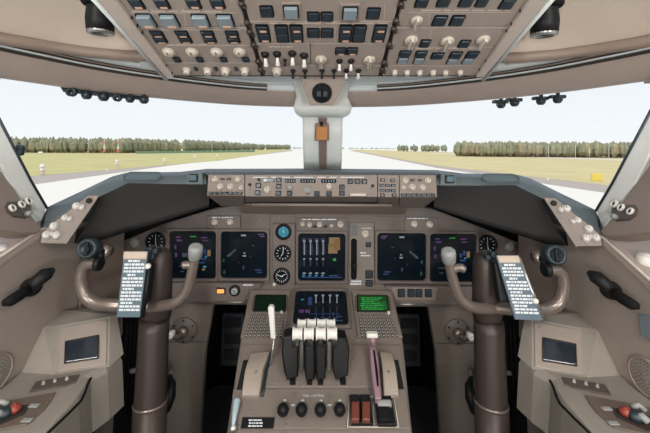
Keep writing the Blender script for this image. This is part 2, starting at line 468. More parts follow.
for x, y, h, lab in ((42.5, 175, 11, 'largest white marker post on the left grass, beside the left window post'), (117, 167, 7.5, 'white marker post on the left grass under the red and white masts'),
                     (107, 173, 4, 'small white lamp at the grass edge in front of the masts'), (164.5, 164, 6, 'white marker post on the left grass, middle of the row along the runway'),
                     (195, 160, 5, 'white marker post on the left grass, fourth along the runway'), (217, 158.5, 4.5, 'farthest white marker post on the left grass edge'),
                     (548, 182, 4, 'small white lamp in the right grass near its lower edge')):
    marker(x, y, h, lab)
def car(x, y, d):
    a = V((ray(x, y).x*d, d, GZ)); t = thing('car', 'small white van parked before the left forest', 'car', a)
    b = MB(); b.box(a + V((0, 0, 1.1)), (5, 2, 1.5), None, .3); b.build('body', M_PW, t)
    b = MB(); b.box(a + V((.3, 0, 2.1)), (3.6, 1.8, .9), None, .25); b.build('cabin', M_PW, t)
    for s in (-1.5, 1.5): b = MB(); b.cyl(a + V((s, -1.05, .4)), a + V((s, -.8, .4)), .4); b.build('wheel', M_BLACK, t)
car(40.5, 151, 400)
t = thing('fence', 'low green mesh fence along the far side of the left field', 'fence', V((ray(190, 150).x*430, 430, GZ)))
b = MB(); a, z = ray(136, 150)*425, ray(255, 150)*640
a.z = z.z = GZ; b.prism([a, z, z + V((0, 0, 4.2)), a + V((0, 0, 3.4))], (0, -1, 0), .2); b.build('mesh_panel', M_FENCE, t)
for k in range(9):
    p = a.lerp(z, k/8); b = MB(); b.cyl(p, p + V((0, 0, 4.4)), .12, None, 6); b.build('post', M_PW, t)
a = gp(597, 181, .05); d = a.y
t = thing('taxiway_sign', 'yellow box sign standing in the right grass', 'sign', a)
b = MB(); b.box(a + V((0, 0, 7.5*d/F/2)), (11*d/F, .5, 7*d/F), None, .08); b.build('sign_box', M_PY, t)
for s in (-1, 1): b = MB(); b.box(a + V((s*3.6*d/F, 0, .12)), (.2, .3, .25)); b.build('foot', M_BLACK, t)

# ================================================================ shell
def offs(path, d):
    out = []; n = len(path)
    for i in range(n):
        t = (path[min(i + 1, n - 1)] - path[max(i - 1, 0)]).normalized()
        out.append(path[i] + V((t.y, -t.x))*d)      # left-to-right path: right hand side is inward (aft)
    return out
def smooth_path(half, n=8):
    pts = [V((-x, y)) for x, y in reversed(half)] if False else [V((x, y)) for x, y in reversed(half)] + [V((-x, y)) for x, y in half[1:]]
    out = []
    for i in range(len(pts) - 1):
        p0, p1, p2, p3 = pts[max(i - 1, 0)], pts[i], pts[i + 1], pts[min(i + 2, len(pts) - 1)]
        for k in range(n):
            t = k/n
            out.append(.5*((2*p1) + (p2 - p0)*t + (2*p0 - 5*p1 + 4*p2 - p3)*t*t + (3*p1 - p0 - 3*p2 + p3)*t**3))
    out.append(pts[-1]); return out
TOP = [(0, 1.45), (-.2, 1.44), (-.36, 1.39), (-.5, 1.30), (-.64, 1.18), (-.75, 1.05), (-.82, .92), (-.87, .8), (-.92, .6), (-.95, .3), (-.97, -.1)]
top = smooth_path(TOP, 4)
def sweep(name, prof, m, path=top, lo=0, hi=None, closed=True, flat=False):
    """prof: (inset, height above eye)"""
    loops = []
    cols = [offs(path, d) for d, z in prof]
    hi = len(path) if hi is None else hi
    for i in range(lo, hi):
        loops.append([V((cols[k][i].x, cols[k][i].y, E + prof[k][1])) for k in range(len(prof))])
    b = MB(); b.loop_bridge(loops, closed, closed, 0, not flat); return b.build(name, m)
struct(sweep('trim_1', [(-.045, .19), (-.02, .182), (.0, .183), (.012, .19), (.064, .234), (.066, .24), (-.045, .26)], M_BROW))
ia = next(i for i, p in enumerate(top) if p.x > -.25); ib = len(top) - 1 - ia
iw = next(i for i, p in enumerate(top) if p.x > -.68); ix = len(top) - 1 - iw
n_t = 2
for lo_, hi_ in ((0, ia + 1), (ib, len(top))):
    struct(sweep('trim_%d' % n_t, [(.03, .236), (.066, .236), (.074, .262), (.03, .262)], M_SEAM, lo=lo_, hi=hi_, flat=True))
    struct(sweep('trim_%d' % (n_t + 1), [(.04, .2445), (.0745, .2445), (.0765, .2485), (.04, .2485)], M_PALE, lo=lo_, hi=hi_, flat=True))
    struct(sweep('trim_%d' % (n_t + 2), [(.04, .255), (.078, .2545), (.08, .2575), (.04, .259)], M_WALLD, lo=lo_, hi=hi_, flat=True)); n_t += 3
struct(sweep('trim_8', [(.03, .236), (.067, .238), (.075, .262), (.03, .262)], M_PALE, lo=ia, hi=ib + 1))
struct(sweep('trim_9', [(.05, .262), (.076, .262), (.092, .268), (.092, .28), (.05, .28)], M_PALE))
struct(sweep('trim_10', [(.05, .264), (.09, .2675), (.11, .272), (.17, .285), (.17, .296), (.05, .30)], M_PALE, lo=iw, hi=ix + 1))
# front, side and rear walls, floor, roof
BOT = 0
def shell(name, pts, m):
    b = MB()
    for (x0, y0), (x1, y1) in zip(pts, pts[1:]):
        d = V((x1 - x0, y1 - y0, 0)).normalized(); n = V((-d.y, d.x, 0)); p, q = V((x0, y0, 0)), V((x1, y1, 0)); H = V((0, 0, E - .27))
        b.loop_bridge([[p, q, q + n*.03, p + n*.03], [p + H, q + H, q + n*.03 + H, p + n*.03 + H]], True, True, 0, False)
    return struct(b.build(name, m))
for s, nm in ((-1, 'left'), (1, 'right')):
    L = [(-.96, -1.3), (-.93, .6)], [(-.93, .6), (-.91, 1.46)], [(-.91, 1.46), (-.55, 1.78)]
    for k, seg in enumerate(L):
        seg = seg if s < 0 else [(-x, y) for x, y in reversed(seg)]
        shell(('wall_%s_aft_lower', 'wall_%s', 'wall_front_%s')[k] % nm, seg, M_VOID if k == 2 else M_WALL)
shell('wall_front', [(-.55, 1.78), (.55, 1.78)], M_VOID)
b = MB(); b.add([(-1.05, -1.3, 0), (1.05, -1.3, 0), (1.05, 1.9, 0), (-1.05, 1.9, 0)], [[0, 1, 2, 3]]); struct(b.build('floor', M_FLOOR))
def back():
    b = MB()
    for x0, x1, z0, z1 in ((-1.05, -.35, 0, 2.0), (.35, 1.05, 0, 2.0), (-.35, .35, 1.75, 2.0)): b.box(((x0 + x1)/2, -1.33, (z0 + z1)/2), (x1 - x0, .06, z1 - z0))
    return struct(b.build('wall_back', M_WALL))
back()
b = MB(); b.box((0, -1.33, .875), (.7, .04, 1.75), None, .004); dr = struct(b.build('door_1', M_WALL))
b = MB(); b.cyl((.27, -1.29, .95), (.27, -1.26, .95), .02); b.tube([(.27, -1.26, .95), (.17, -1.255, .95)], .01); b.build('door_handle', M_STEEL, dr)
# aft side walls above the sill and between roof and windows
for s, nm in ((-1, 'left'), (1, 'right')):
    b = MB(); b.box((s*1.0, -.72, E + .2), (.05, 1.25, .75)); b.box((s*1.0, .0, E + .4), (.05, 2.0, .4))
    struct(b.build('wall_%s_aft' % nm, M_WALL))
R_TOP = E + .56
tb = offs(top, -.03); b = MB()
b.loop_bridge([[V((tb[i].x, tb[i].y, E + .2)), V((tb[i].x*.97, tb[i].y*.97, R_TOP))] for i in range(len(tb))], False, False, 0, True)
struct(b.build('ceiling_rim', M_CEIL))
b = MB(); b.box((0, .1, R_TOP + .02), (2.1, 3.0, .04)); struct(b.build('ceiling', M_CEIL))
# glass
GL = bpy.data.materials.new('window glass'); GL.use_nodes = True; n_ = GL.node_tree; n_.nodes.remove(n_.nodes['Principled BSDF'])
tr = n_.nodes.new('ShaderNodeBsdfTransparent'); tr.inputs[0].default_value = (.96, .98, .98, 1); gs = n_.nodes.new('ShaderNodeBsdfGlossy'); gs.inputs['Roughness'].default_value = .02
mx = n_.nodes.new('ShaderNodeMixShader'); mx.inputs[0].default_value = .035
n_.links.new(tr.outputs[0], mx.inputs[1]); n_.links.new(gs.outputs[0], mx.inputs[2]); n_.links.new(mx.outputs[0], n_.nodes['Material Output'].inputs[0])
def pane(name, bot, tp, s):
    b = MB(); b.grid([[V((s*x, y, z)) for x, y, z in bot], [V((s*x, y, E + .195)) for x, y in tp]]); return struct(b.build(name, GL))
zb = E - .12
for s, i in ((1, 1), (-1, 2)):
    pane('window_%d' % i, [(-.0, 1.62, zb), (-.25, 1.60, zb), (-.5, 1.52, zb), (-.7, 1.41, zb), (-.83, 1.25, zb - .02), (-.865, 1.0, zb - .08)],
         [(0, 1.465), (-.2, 1.455), (-.51, 1.31), (-.71, 1.13), (-.815, .965), (-.875, .82)], s)
    pane('window_%d' % (i + 2), [(-.87, .98, E - .2), (-.92, .7, E - .22), (-.96, .3, E - .22), (-.98, -.1, E - .22)], [(-.88, .80), (-.93, .6), (-.96, .3), (-.98, -.1)], s)
# ceiling panels each side of the overhead panel, with the rounded rim
RIDGE = [(-60, 22, .70), (-20, 33, .755), (0, 38.5, .78), (45, 46, .86), (90, 52.5, .92), (120, 55, .94), (150, 56.5, .94), (185, 60, .97)]
UP1 = [(-60, -20, .62), (-20, -10, .68), (0, 0, .72), (45, 4, .78), (90, 6, .83), (120, 10, .87), (150, 20, .90), (185, 30, .94)]
UP2 = [(-120, -120, .5), (-80, -110, .56), (-40, -100, .60), (20, -95, .64), (70, -90, .69), (110, -85, .73), (140, -70, .77), (180, -50, .82)]
for mir, nm in ((False, 'left'), (True, 'right')):
    g = (lambda p: flip(p)) if mir else (lambda p: p)
    rows = [[g(P(*q) + V((0, .02, -.002))) for q in RIDGE], [g(P(x, y - 7, Y)) for x, y, Y in RIDGE], [g(P(*q)) for q in UP1], [g(P(*q)) for q in UP2]]
    b = MB(); b.grid(rows); o = struct(b.build('ceiling_panel_' + nm, M_CEIL))
    b = MB(); b.tube([g(P(x, y, Y)) for x, y, Y in RIDGE], .015, 12); struct(b.build('trim_%d' % (12 if mir else 11), mat('ridge brown', (134, 118, 107), .55)))
# unseen fill lamps, added on ceiling and rear wall to brighten the cabin
M_LAMP = mat('lamp diffuser', (255, 240, 220), .5, var=0, emit=1.0)
for x, y, lab in ((-.6, .02, 'round ceiling dome lamp over the left seat'), (.6, .02, 'round ceiling dome lamp over the right seat'), (-.5, -.8, 'round ceiling dome lamp at the left rear'), (.5, -.8, 'round ceiling dome lamp at the right rear')):
    t = thing('dome_lamp', lab, 'lamp', (x, y, R_TOP - .03), 'ceiling dome lamps')
    b = MB(); b.lathe([(.18, .03), (.18, -.02), (.16, -.025), (.16, .03)], (x, y, R_TOP), None, 32, caps=False); b.build('rim', M_STEEL, t)
    b = MB(); b.lathe([(.16, -.012), (.0001, -.016)], (x, y, R_TOP), None, 32, caps=False); b.build('diffuser', M_LAMP, t)
    light('dome_light', 'AREA', (x, y, R_TOP - .03), 7 if y > -.5 else 8, (math.radians(0 if y > -.5 else 20), 0, 0), (1, .995, .98), shape='DISK', size=.32)
for x, lab in ((-.7, 'round rear wall lamp left of the door'), (.7, 'round rear wall lamp right of the door')):  # invented rear lamps, throw light forward onto overhead and main panel
    c = V((x, -1.30, 1.12)); t = thing('wall_lamp', lab, 'lamp', c, 'rear wall lamps'); Rw = Matrix.Rotation(-math.pi/2, 3, 'X')
    b = MB(); b.lathe([(.22, 0), (.22, .03), (.2, .035), (.2, 0)], c, Rw, 32, caps=False); b.build('rim', M_STEEL, t)
    b = MB(); b.lathe([(.2, .02), (.0001, .025)], c, Rw, 32, caps=False); b.build('diffuser', M_LAMP, t)
    light('wall_light', 'AREA', c + V((0, .04, 0)), 28, (math.radians(118), 0, 0), (1, .995, .98), shape='DISK', size=.4)
# ================================================================ main instrument panel
MP = Plane(P(PX, 250, 1.375), V((0, -1, 0)))
lp = [(119, 243), (160, 226), (214, 209), (244, 204), (400, 204), (432, 209), (486, 230), (525, 246), (525, 306), (392, 307), (391, 290), (250, 289), (250, 305), (119, 303)]
o = plate(MP, lp, None, 'instrument_panel', M_PANEL, .03, .002)
tag(o, 'wide brown main instrument panel carrying the square displays under the glareshield', 'panel')
def seams(name, pl, lines, parent, wd=.5, m=M_SEAM):
    b = MB(); q = pl.up(.0006)
    for x0, y0, x1, y1 in lines:
        A, B = q.at(x0, y0), q.at(x1, y1); d = (B - A).normalized(); s_ = pl.n.cross(d)*pl.size(x0, y0, wd/2, 1)[0]
        b.prism([A - s_, B - s_, B + s_, A + s_], pl.n, .0005)
    return b.build(name, m, parent)
seams('panel_seams', MP, [(166, 282, 272, 283), (217, 229, 217, 281), (270, 215, 270, 283), (296, 213, 296, 288), (348, 213, 348, 288), (374.5, 222, 375, 290), (427, 231, 427, 284), (375, 285.5, 478, 287), (270, 214, 297, 214), (375, 216, 403, 217), (273, 223, 295.5, 223), (295.5, 223, 295.5, 288), (273, 223, 272, 288), (207, 215, 207, 228.5), (241, 215, 241, 228.5)], o)
for x, y in ((260, 219), (384, 220), (246, 221), (398, 222), (279, 218), (206, 299), (258, 297), (462, 300), (449, 302), (124, 292), (518, 294)): screw(MP, x, y, o, .0025)
def nav(s):   # map display symbols in px, s shifts for the right one
    return [('w', 241 + s, 234.6, 246 + s, 236.2), ('m', 258 + s, 234, 264 + s, 235.2), ('m', 260 + s, 236, 264.5 + s, 237), ('w', 243.4 + s, 252.5, 245.4 + s, 253.6), ('w', 242.6 + s, 255.2, 246 + s, 256.6),
            ('d', 'l', 227.5 + s, 256.5, 232 + s, 253, 2.2), ('d', 'l', 231.5 + s, 253, 236 + s, 249.6, 1.8), ('k', 223.4 + s, 270, 225 + s, 274), ('k', 223 + s, 259, 224.4 + s, 262), ('d', 242.6 + s, 266, 244.2 + s, 269.4),
            ('b', 255 + s, 269.5, 261 + s, 270.7), ('b', 257 + s, 272, 262 + s, 273), ('k', 252 + s, 245, 254 + s, 246), ('d', 238 + s, 262, 239 + s, 263), ('d', 250 + s, 256, 251 + s, 257)]
def pfd(s, m=1):
    f = lambda x: (s + (x if m > 0 else 386 - x))
    L = [('m', 176, 236.6, 180.5, 237.8), ('m', 176.5, 239.5, 182, 241.3), ('m', 201, 237, 207, 238.2), ('m', 202, 240, 208, 241), ('m', 174.5, 245, 176.3, 249), ('m', 175, 253, 177, 257), ('d', 182, 253, 187, 257),
         ('b', 200, 252, 203, 256), ('b', 204, 249, 206, 254), ('b', 201, 258, 206, 260), ('c', 205, 256, 207, 257.4), ('t', 207.5, 250, 210.5, 256), ('c', 203, 266, 206.4, 267.6), ('b', 199, 262, 205, 263.4), ('d', 179, 266, 186, 267), ('d', 180, 271, 184, 272), ('g', 190, 236, 196, 237), ('t', 202, 268.6, 205, 270.4)]
    return [(k, a + s, b_ + (1.6 if s else 0), c + s, d + (1.6 if s else 0)) for k, a, b_, c, d in L]
display(MP, 170.3, 230.8, 216.2, 278, 'square lit display behind the left control wheel', pfd(0), group='flight displays')
display(MP, 221.4, 231.2, 267.3, 277.7, 'dark square map display beside the three left round gauges', nav(0), group='flight displays')
navr = [(t_[0], *[v_ if isinstance(v_, str) else v_ for v_ in t_[1:]]) for t_ in nav(156.5)]
def mirx(L, c, dy):
    out = []
    for t_ in L:
        if t_[1] == 'l': out.append((t_[0], 'l', c - t_[2], t_[3] + dy, c - t_[4], t_[5] + dy, t_[6]))
        else: out.append((t_[0], c - t_[3], t_[2] + dy, c - t_[1], t_[4] + dy))
    return out
display(MP, 377.2, 232.8, 425.4, 280.2, 'dark square map display right of the landing gear lever', mirx(nav(0), 645.5, 1.8), group='flight displays')
display(MP, 429.6, 233.4, 475.4, 281.2, 'square lit display behind the right control wheel', pfd(259.3), group='flight displays')
eng = []
for k in range(4):
    x = 304.2 + k*6.3
    eng += [('w', x - .5, 241, x + .5, 255), ('w', x - 1.3, 240.3, x + 1.3, 242), ('d', x - 2.2, 238.6, x + 1.8, 239.6), ('d', x + 1.2, 244, x + 1.8, 254),
            ('d', x - .4, 258.6, x + .4, 266), ('w', x - 1, 258.2, x + 1, 259.8), ('w', x - 1.6, 272.6, x + 1.4, 274), ('c', x - 2, 275, x + .6, 276.4)]
eng += [('t', 329, 237.5, 339.5, 247), ('t', 328.3, 244, 337.5, 253.5), ('t', 334, 239, 340, 250), ('g', 333, 258.3, 336, 261), ('b', 302, 277, 342, 277.8), ('b', 329, 275.2, 338, 276.2), ('d', 303, 238, 304, 239)]
display(MP, 298.4, 233.2, 345, 280.3, 'square engine display in the centre with four white columns and a tan text block', eng, name='engine_display')
gs_ = [('round cyan lit standby gauge, top of the three between the displays', M_SCREENC, ((0, .4),), 0, 283.6, 231.8), ('white-marked standby gauge with two needles, middle of the three round dials', None, ((-10, .8), (150, .45)), 12, 282.8, 253.2),
       ('standby gauge with a white corner knob, lowest of the three round dials', None, ((-60, .6), (75, .75)), 16, 281.8, 276)]
md = plate(MP, [(273, 223.5), (295, 223.5), (295, 287.5), (272, 287.5)], None, 'standby_gauge_panel', M_PANEL, .006, .0015, .006)
tag(md, 'narrow brown plate holding three stacked round gauges left of centre', 'panel')
MPg = MP.up(.007)
for lab, fc, nd, tk, x, y in gs_:
    g_ = gauge(MPg, x, y, 7.5 if fc is None else 5.8, lab, fc, nd, group='standby gauges', ticks=max(tk, 2))
    if fc:
        a_ = MP.size(x, y, 8, 1)[0]; b = MB(); b.lathe([(a_*.74, .002), (a_*.74, .005), (a_, .005), (a_, -.002)], MPg.at(x, y), MP.R, 32, caps=False); b.build('outer_ring', M_BLACK, g_)
    if y > 270: round_knob(MPg, 274.2, 284, 1.5, g_, M_WHITE, name='setting_knob', skirt=False)
for x, y in ((275.5, 242.5), (289.5, 242.5), (275.5, 264), (289.5, 264.5)): screw(MPg, x, y, md, .002)
# knob strips above the displays
def knob_strip(poly, ks, label, grp=None):
    o = plate(MP, poly, None, 'selector_strip', M_PANEL, .006, .0012, .006); tag(o, label, 'panel', grp)
    for x, y, r in ks: round_knob(MPg, x, y, r, o)
    x0, y0 = poly[0]; x1 = poly[1][0]
    dashes(MPg, x0 + 3, y0 + 1.2, x1 - 3, y0 + 2.8, 1, o, seed=int(x0), hh=.6)
    return o
knob_strip([(207.5, 215.5), (240.5, 215), (240.5, 228), (207.5, 228)], [(214.8, 222, 3), (230, 222, 3)], 'small brown strip with two ivory knobs above the left map display')
knob_strip([(404, 216.5), (437.5, 217.5), (437.5, 231), (404, 230.5)], [(414, 224, 3.2), (429.5, 224.3, 3.2)], 'small brown strip with two ivory knobs above the right map display')
ks = knob_strip([(298.5, 217.5), (346, 217.8), (346, 230.6), (298.5, 230.2)], [(302.5, 224, 2.3), (309.5, 224.6, 2.6), (319.5, 224.4, 2.8), (331.5, 225.6, 1.9), (340.5, 224.4, 3.2)], 'brown strip with five ivory knobs above the centre engine display')
for x in (314.5, 325.5): push_switch(MPg, x, 226.5, 3, 2.4, ks)
# landing gear panel
gpn = plate(MP, [(349.5, 222), (373.5, 222.5), (374, 289), (349.5, 288.5)], None, 'landing_gear_panel', M_PANEL2, .006, .0015, .006)
tag(gpn, 'brown plate with a dark lever slot and white knob right of the engine display', 'panel')
b = MB(); o_ = MPg.at(353.9, 259); a_, b_ = MP.size(354, 259, 5.8, 41)
b.loop_bridge([[o_ + MP.R @ p for p in rr(a_, b_, a_*.48, z)] for z in (-.002, .001)], True, True, 0, False); b.build('lever_slot', M_VOID, gpn)
b = MB(); b.tube([MPg.at(354, 263, -.004), MPg.at(354, 263, .03)], .004); b.lathe([(.001, -.008), (.011, -.007), (.011, .007), (.001, .008)], MPg.at(354, 263, .034), MP.R @ Matrix.Rotation(math.pi/2, 3, 'Y'), 18); b.build('gear_lever', M_BLACK, gpn)
round_knob(MPg, 365.2, 234, 3.6, gpn)
push_switch(MPg, 368.4, 244.6, 5.4, 5, gpn)
for y in (274.3, 284): push_switch(MPg, 369.2, y, 7.6, 8, gpn)
b = MB(); b.prism([MPg.at(348.8 + 1, 235.5), MPg.at(357.2, 235.5), MPg.at(357.2, 225), MPg.at(349.8, 225)], MP.n, -.0015); b.build('grey_label', mat('label grey', (96, 98, 98), .5), gpn)
dashes(MPg, 360, 251.5, 371, 257, 2, gpn, seed=4); dashes(MPg, 350.5, 280, 362, 288, 3, gpn, seed=5, hh=.6, fill=1); dashes(MPg, 361, 227.5, 371, 229, 1, gpn, seed=6)
# outer clocks and white vents
for x, y, lab in ((155.8, 241.8, 'round black clock left of the left lit display'), (487.2, 244.6, 'round black clock right of the right lit display')):
    gauge(MP, x, y, 9, lab, None, ((0, .8), (190, .6)), name='clock', group='panel clocks', ticks=12)
for x, y, lab in ((135.3, 242.5, 'round white cap on the panel left of the left clock'), (508.8, 246.4, 'round white cap on the panel right of the right clock')):
    t = thing('air_outlet', lab, 'outlet', MP.at(x, y), 'round white caps'); a, _ = MP.size(x, y, 4.4, 1)
    b = MB(); b.lathe([(a*1.3, 0), (a*1.3, .004), (a*1.05, .006)], MP.at(x, y), MP.R, 24); b.build('ring', M_PANEL2, t)
    b = MB(); b.lathe([(a, .005), (a, .01), (a*.7, .013), (.0001, .012)], MP.at(x, y), MP.R, 24); b.build('cap', M_GREY, t)
# lower strips
LS = Plane(P(PX, 290, 1.345), V((0, -1, 0)))
sl = plate(LS, [(150, 283), (262, 284), (249, 302.5), (150, 302)], None, 'lower_panel_strip', M_PANEL, .03, .002); tag(sl, 'brown strip under the left displays with an amber light and small knob', 'panel')
sr = plate(LS, [(385, 286.5), (500, 287.5), (500, 305.5), (394, 304.5)], None, 'lower_panel_strip', M_PANEL, .03, .002); tag(sr, 'brown strip under the right displays with a framed row of dark switches', 'panel')
for pr, x0, x1, y in ((sl, 217, 250, 301.6), (sr, 394, 425, 303.8)):
    b = MB(); b.tube([LS.at(x0, y, .004), LS.at(x1, y + .2, .004)], .004, 10); b.build('steel_edge', M_STEEL, pr)
push_switch(LS, 221, 290.6, 9, 6, sl, name='warning_light'); b = MB(); a_, b_ = LS.size(221, 290, 7, 3.8); b.box(LS.at(221, 290.6, .0068), (a_, .002, b_), None, .0008); b.build('amber_light', M_AMBERON, sl)
b = MB(); b.lathe([(.022, 0), (.022, .006), (.019, .007)], LS.at(235, 290.2), LS.R, 24); b.build('dial_ring', M_BLACK, sl)
round_knob(LS.up(.006), 235, 290.2, 3.4, sl, M_GREY, skirt=False, name='dial_knob'); dashes(LS, 243, 283.5, 253, 286.5, 1, sl, seed=8, fill=1)
for x in (227, 247): screw(LS, x, 297.5, sl, .0025)
fr = plate(LS, [(391.5, 286.6), (437.5, 287.5), (436, 300.4), (392.5, 299.6)], sr, 'switch_frame', M_PANEL2, .004, .0015, .005)
for x, w_ in ((401.2, 7), (411, 7), (418.8, 7), (428.2, 7)): push_switch(LS.up(.005), x, 293, w_, 8, sr)
screw(LS.up(.005), 394.5, 290, sr, .0025)

# knee panels with the round crank plates, black void, pedals
KP = Plane(P(PX, 360, 1.40), V((0, -1, 0)))
def knee(mir):
    K = Plane(KP.o0, KP.n0, mir); sd = 'right' if mir else 'left'
    o = plate(K, [(156, 303), (213.5, 303), (205, 352), (199, 445), (150, 445)], None, 'knee_panel', M_PANEL2, .03, .003)
    tag(o, 'brown vertical knee panel with a round crank plate beside the %s control column' % sd, 'panel')
    seams('panel_seams', K, [(167, 342, 206, 342)], o, .7)
    t = thing('hand_crank', 'white-tipped crank on a round bolted plate beside the %s control column' % sd, 'crank', K.at(184, 330), 'pedal cranks')
    c = K.at(184.5, 330); a, _ = K.size(184, 330, 13, 1)
    b = MB(); b.lathe([(a, 0), (a, .006), (a*.95, .009), (.0001, .0095)], c, K.R, 32); b.build('round_plate', M_PANEL, t)
    for k in range(6):
        an = math.radians(60*k + 30); p = c + K.R @ V((a*.8*math.cos(an), a*.8*math.sin(an), .0095)); b = MB(); b.lathe([(.004, 0), (.004, .002), (.0001, .0025)], p, K.R, 10); b.build('bolt', M_BLACK, t)
    b = MB(); b.lathe([(.022, .008), (.02, .03), (.0001, .031)], c, K.R, 20); b.tube([c + K.n*.03, c + K.n*.045 + K.u*(.02 if mir else -.02) - K.v*.004, K.up(.06).at(173.5, 333)], [.012, .011, .009]); b.build('crank_arm', M_METAL, t)
    h = K.up(.06).at(171.8, 333.3); b = MB(); b.lathe([(.011, -.012), (.013, .0), (.0135, .02), (.011, .024), (.005, .024), (.004, .018), (.0001, .018)], h, K.R, 20); b.build('crank_knob', M_WHITE, t)
    # pedal
    RP = Plane(P(PX, 340, 1.62), V((0, -1, .25)), mir)
    t = thing('rudder_pedal', 'dark ribbed rudder pedal in the %s footwell' % sd, 'pedal', RP.at(232, 340), 'rudder pedals')
    plate(RP, [(222, 314), (244, 314), (242, 366), (220, 366)], t, 'pedal_frame', mat('pedal grey', (52, 56, 60), .6), .03, .004)
    for y in (322, 338, 354): plate(RP, [(225, y - 5), (241, y - 5), (240.5, y + 5), (224.5, y + 5)], t, 'tread', M_FLOOR, .012, .003, .012)
    b = MB(); q = RP.at(232, 314); b.tube([q - RP.n*.03, q + V((0, .08, .06))], .015); b.build('hanger_arm', M_BLACK, t)
knee(False); knee(True)
for mir, sd in ((False, 'left'), (True, 'right')):
    K = Plane(P(PX, 360, 1.42), V((0, -1, 0)), mir)
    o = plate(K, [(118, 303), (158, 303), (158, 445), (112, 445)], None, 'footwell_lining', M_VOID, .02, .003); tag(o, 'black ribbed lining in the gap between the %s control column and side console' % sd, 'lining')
    for k in range(3):
        b = MB(); b.tube([K.at(129 + 4*k, 322, .01), K.at(124 + 4*k, 410, .02)], .006, 8); b.build('rib', M_RUB, o)

# ================================================================ glareshield
MC = Plane(P(PX, 185, 1.17), V((0, -1, 0)))
def module(poly, label, name='glareshield_module', depth=.10):
    o = plate(MC, poly, None, name, M_MCP, depth, .0015); tag(o, label, 'panel'); return o
skx = lambda p, x0, x1, yb, ins: None
def skirt(x0, x1, i0, i1_, y0, y1, parent):
    """sloping underside below a module, going back under the hood"""
    b = MB(); f = [MC.at(x0, y0), MC.at(x1, y0)]; k = [P(x1 - i1_, y1, 1.24), P(x0 + i0, y1, 1.24)]
    pts = f + k; n = (f[1] - f[0]).cross(k[0] - f[0]); n = n if n.y < 0 else -n
    b.prism(pts, n.normalized(), .004); b.build('underside', M_PANEL, parent)
    return b
efl = module([(208, 174.5), (244.3, 174.5), (244.3, 196), (207, 195.5)], 'small knob module at the left end of the glareshield panel')
mcp = module([(245, 174.5), (377.3, 174.8), (377.3, 197), (245, 196.2)], 'long brown mode panel with small windows across the middle of the glareshield')
ecp = module([(378, 174.8), (399, 175), (399, 197.5), (378, 197.2)], 'narrow module with ten small buttons between the mode panel and right knob module')
efr = module([(399.7, 175), (436.3, 175), (437.3, 197), (399.7, 197.5)], 'small knob module at the right end of the glareshield panel')
skirt(207, 244.3, 14, 0, 195.7, 206, efl); skirt(399.7, 437.2, 0, 14, 197.2, 208, efr); skirt(245, 377.3, 0, 0, 196.5, 204, mcp); skirt(378, 399, 0, 0, 197.2, 206.5, ecp)
for o_, x, y in ((efl, 217, 200), (efl, 240, 200.5), (efr, 404, 201), (efr, 428, 200.5)): pass
for k, r in ((0, 0),):
    for x, y, r_ in ((214.8, 179.4, 3), (237.8, 179.2, 3), (220.3, 186.6, 3.1), (230.5, 186.6, 3.1), (241, 187.8, 2.3)): round_knob(MC, x, y, r_, efl)
    for x, y, r_ in ((405.4, 180.7, 3.1), (428, 180.5, 3.1), (403.6, 187.6, 2.2), (412.3, 187.2, 3.2), (422.6, 187.6, 3.1)): round_knob(MC, x, y, r_, efr)
    for k in range(7):
        push_switch(MC, 211 + 4.9*k, 193.2, 4.2, 3, efl); push_switch(MC, 403 + 5.0*k, 194.9, 4.2, 3, efr)
    for x in (222.5, 229): push_switch(MC, x, 179, 4, 2, efl)
    for x in (412.3, 420): push_switch(MC, x, 180.2, 4, 2, efr)
def window(x, y, w_, lit=5):
    a, b_ = MC.size(x, y, w_, 3.6); b = MB(); b.box(MC.at(x, y), (a, .006, b_), None, .001)
    o = b.build('readout_window', M_SCREEN, mcp); b = MB()
    for k in range(lit): b.box(MC.at(x - w_*.35 + k*w_*.7/max(1, lit - 1), y, .0033), (.0035, .0006, .0055))
    b.build('readout_digits', mat('digit grey', (120, 140, 150), .5, emit=.15), o)
for x, y, w_, l_ in ((268.7, 180.4, 11, 4), (290.5, 180.8, 10.5, 4), (308, 181, 15, 5), (328.7, 181, 15, 5)): window(x, y, w_, l_)
for x, y in ((258.5, 185.4), (257.8, 192.6), (278.8, 179.8), (278.8, 186.2), (278.3, 193), (289.5, 193.2), (317, 193.6), (329, 193.6), (341.9, 187), (341.9, 193), (350.3, 181.3), (357.3, 181.4), (364.2, 181.5)):
    push_switch(MC, x, y, 5.4, 5, mcp)
round_knob(MC, 267.4, 189.4, 3.4, mcp, h=1.6); round_knob(MC, 290, 186.6, 3.2, mcp, M_GREY); round_knob(MC, 329, 186.2, 3, mcp, h=1.5)
b = MB(); c = MC.at(307.6, 189.8); a, h_ = MC.size(307, 190, 3.4, 5.2); b.lathe([(a, 0), (a, .003), (a*.9, .004)], c, MC.R, 24); b.lathe([(.001, -.005), (h_, -.004), (h_, .004), (.001, .005)], c - MC.n*.006, MC.R @ Matrix.Rotation(math.pi/2, 3, 'Y'), 24); b.build('thumb_wheel', M_GREY, mcp)
for x, y in ((259, 179.6), (249.8, 184.6), (372.6, 185.8)): toggle(MC, x, y, 3.6, mcp, M_GREY)
for x, y in ((249, 191), (372, 193)): screw(MC, x, y, mcp, .0025)
b = MB(); a, h_ = MC.size(358, 194.6, 16, 2.8); b.box(MC.at(358, 194.4, .004), (a, .012, h_), None, .002); b.build('disengage_bar', M_KNOB, mcp)
dashes(MC, 250, 176.6, 372, 178, 1, mcp, seed=3, hh=.5)
for x, y in ((382.7, 180), (392.6, 180.2), (381.8, 185.2), (387.6, 185.3), (393.3, 185.4), (381.8, 190.3), (387.6, 190.4), (393.3, 190.5), (382.4, 195), (394.2, 195.2)): push_switch(MC, x, y, 4.6, 3, ecp)
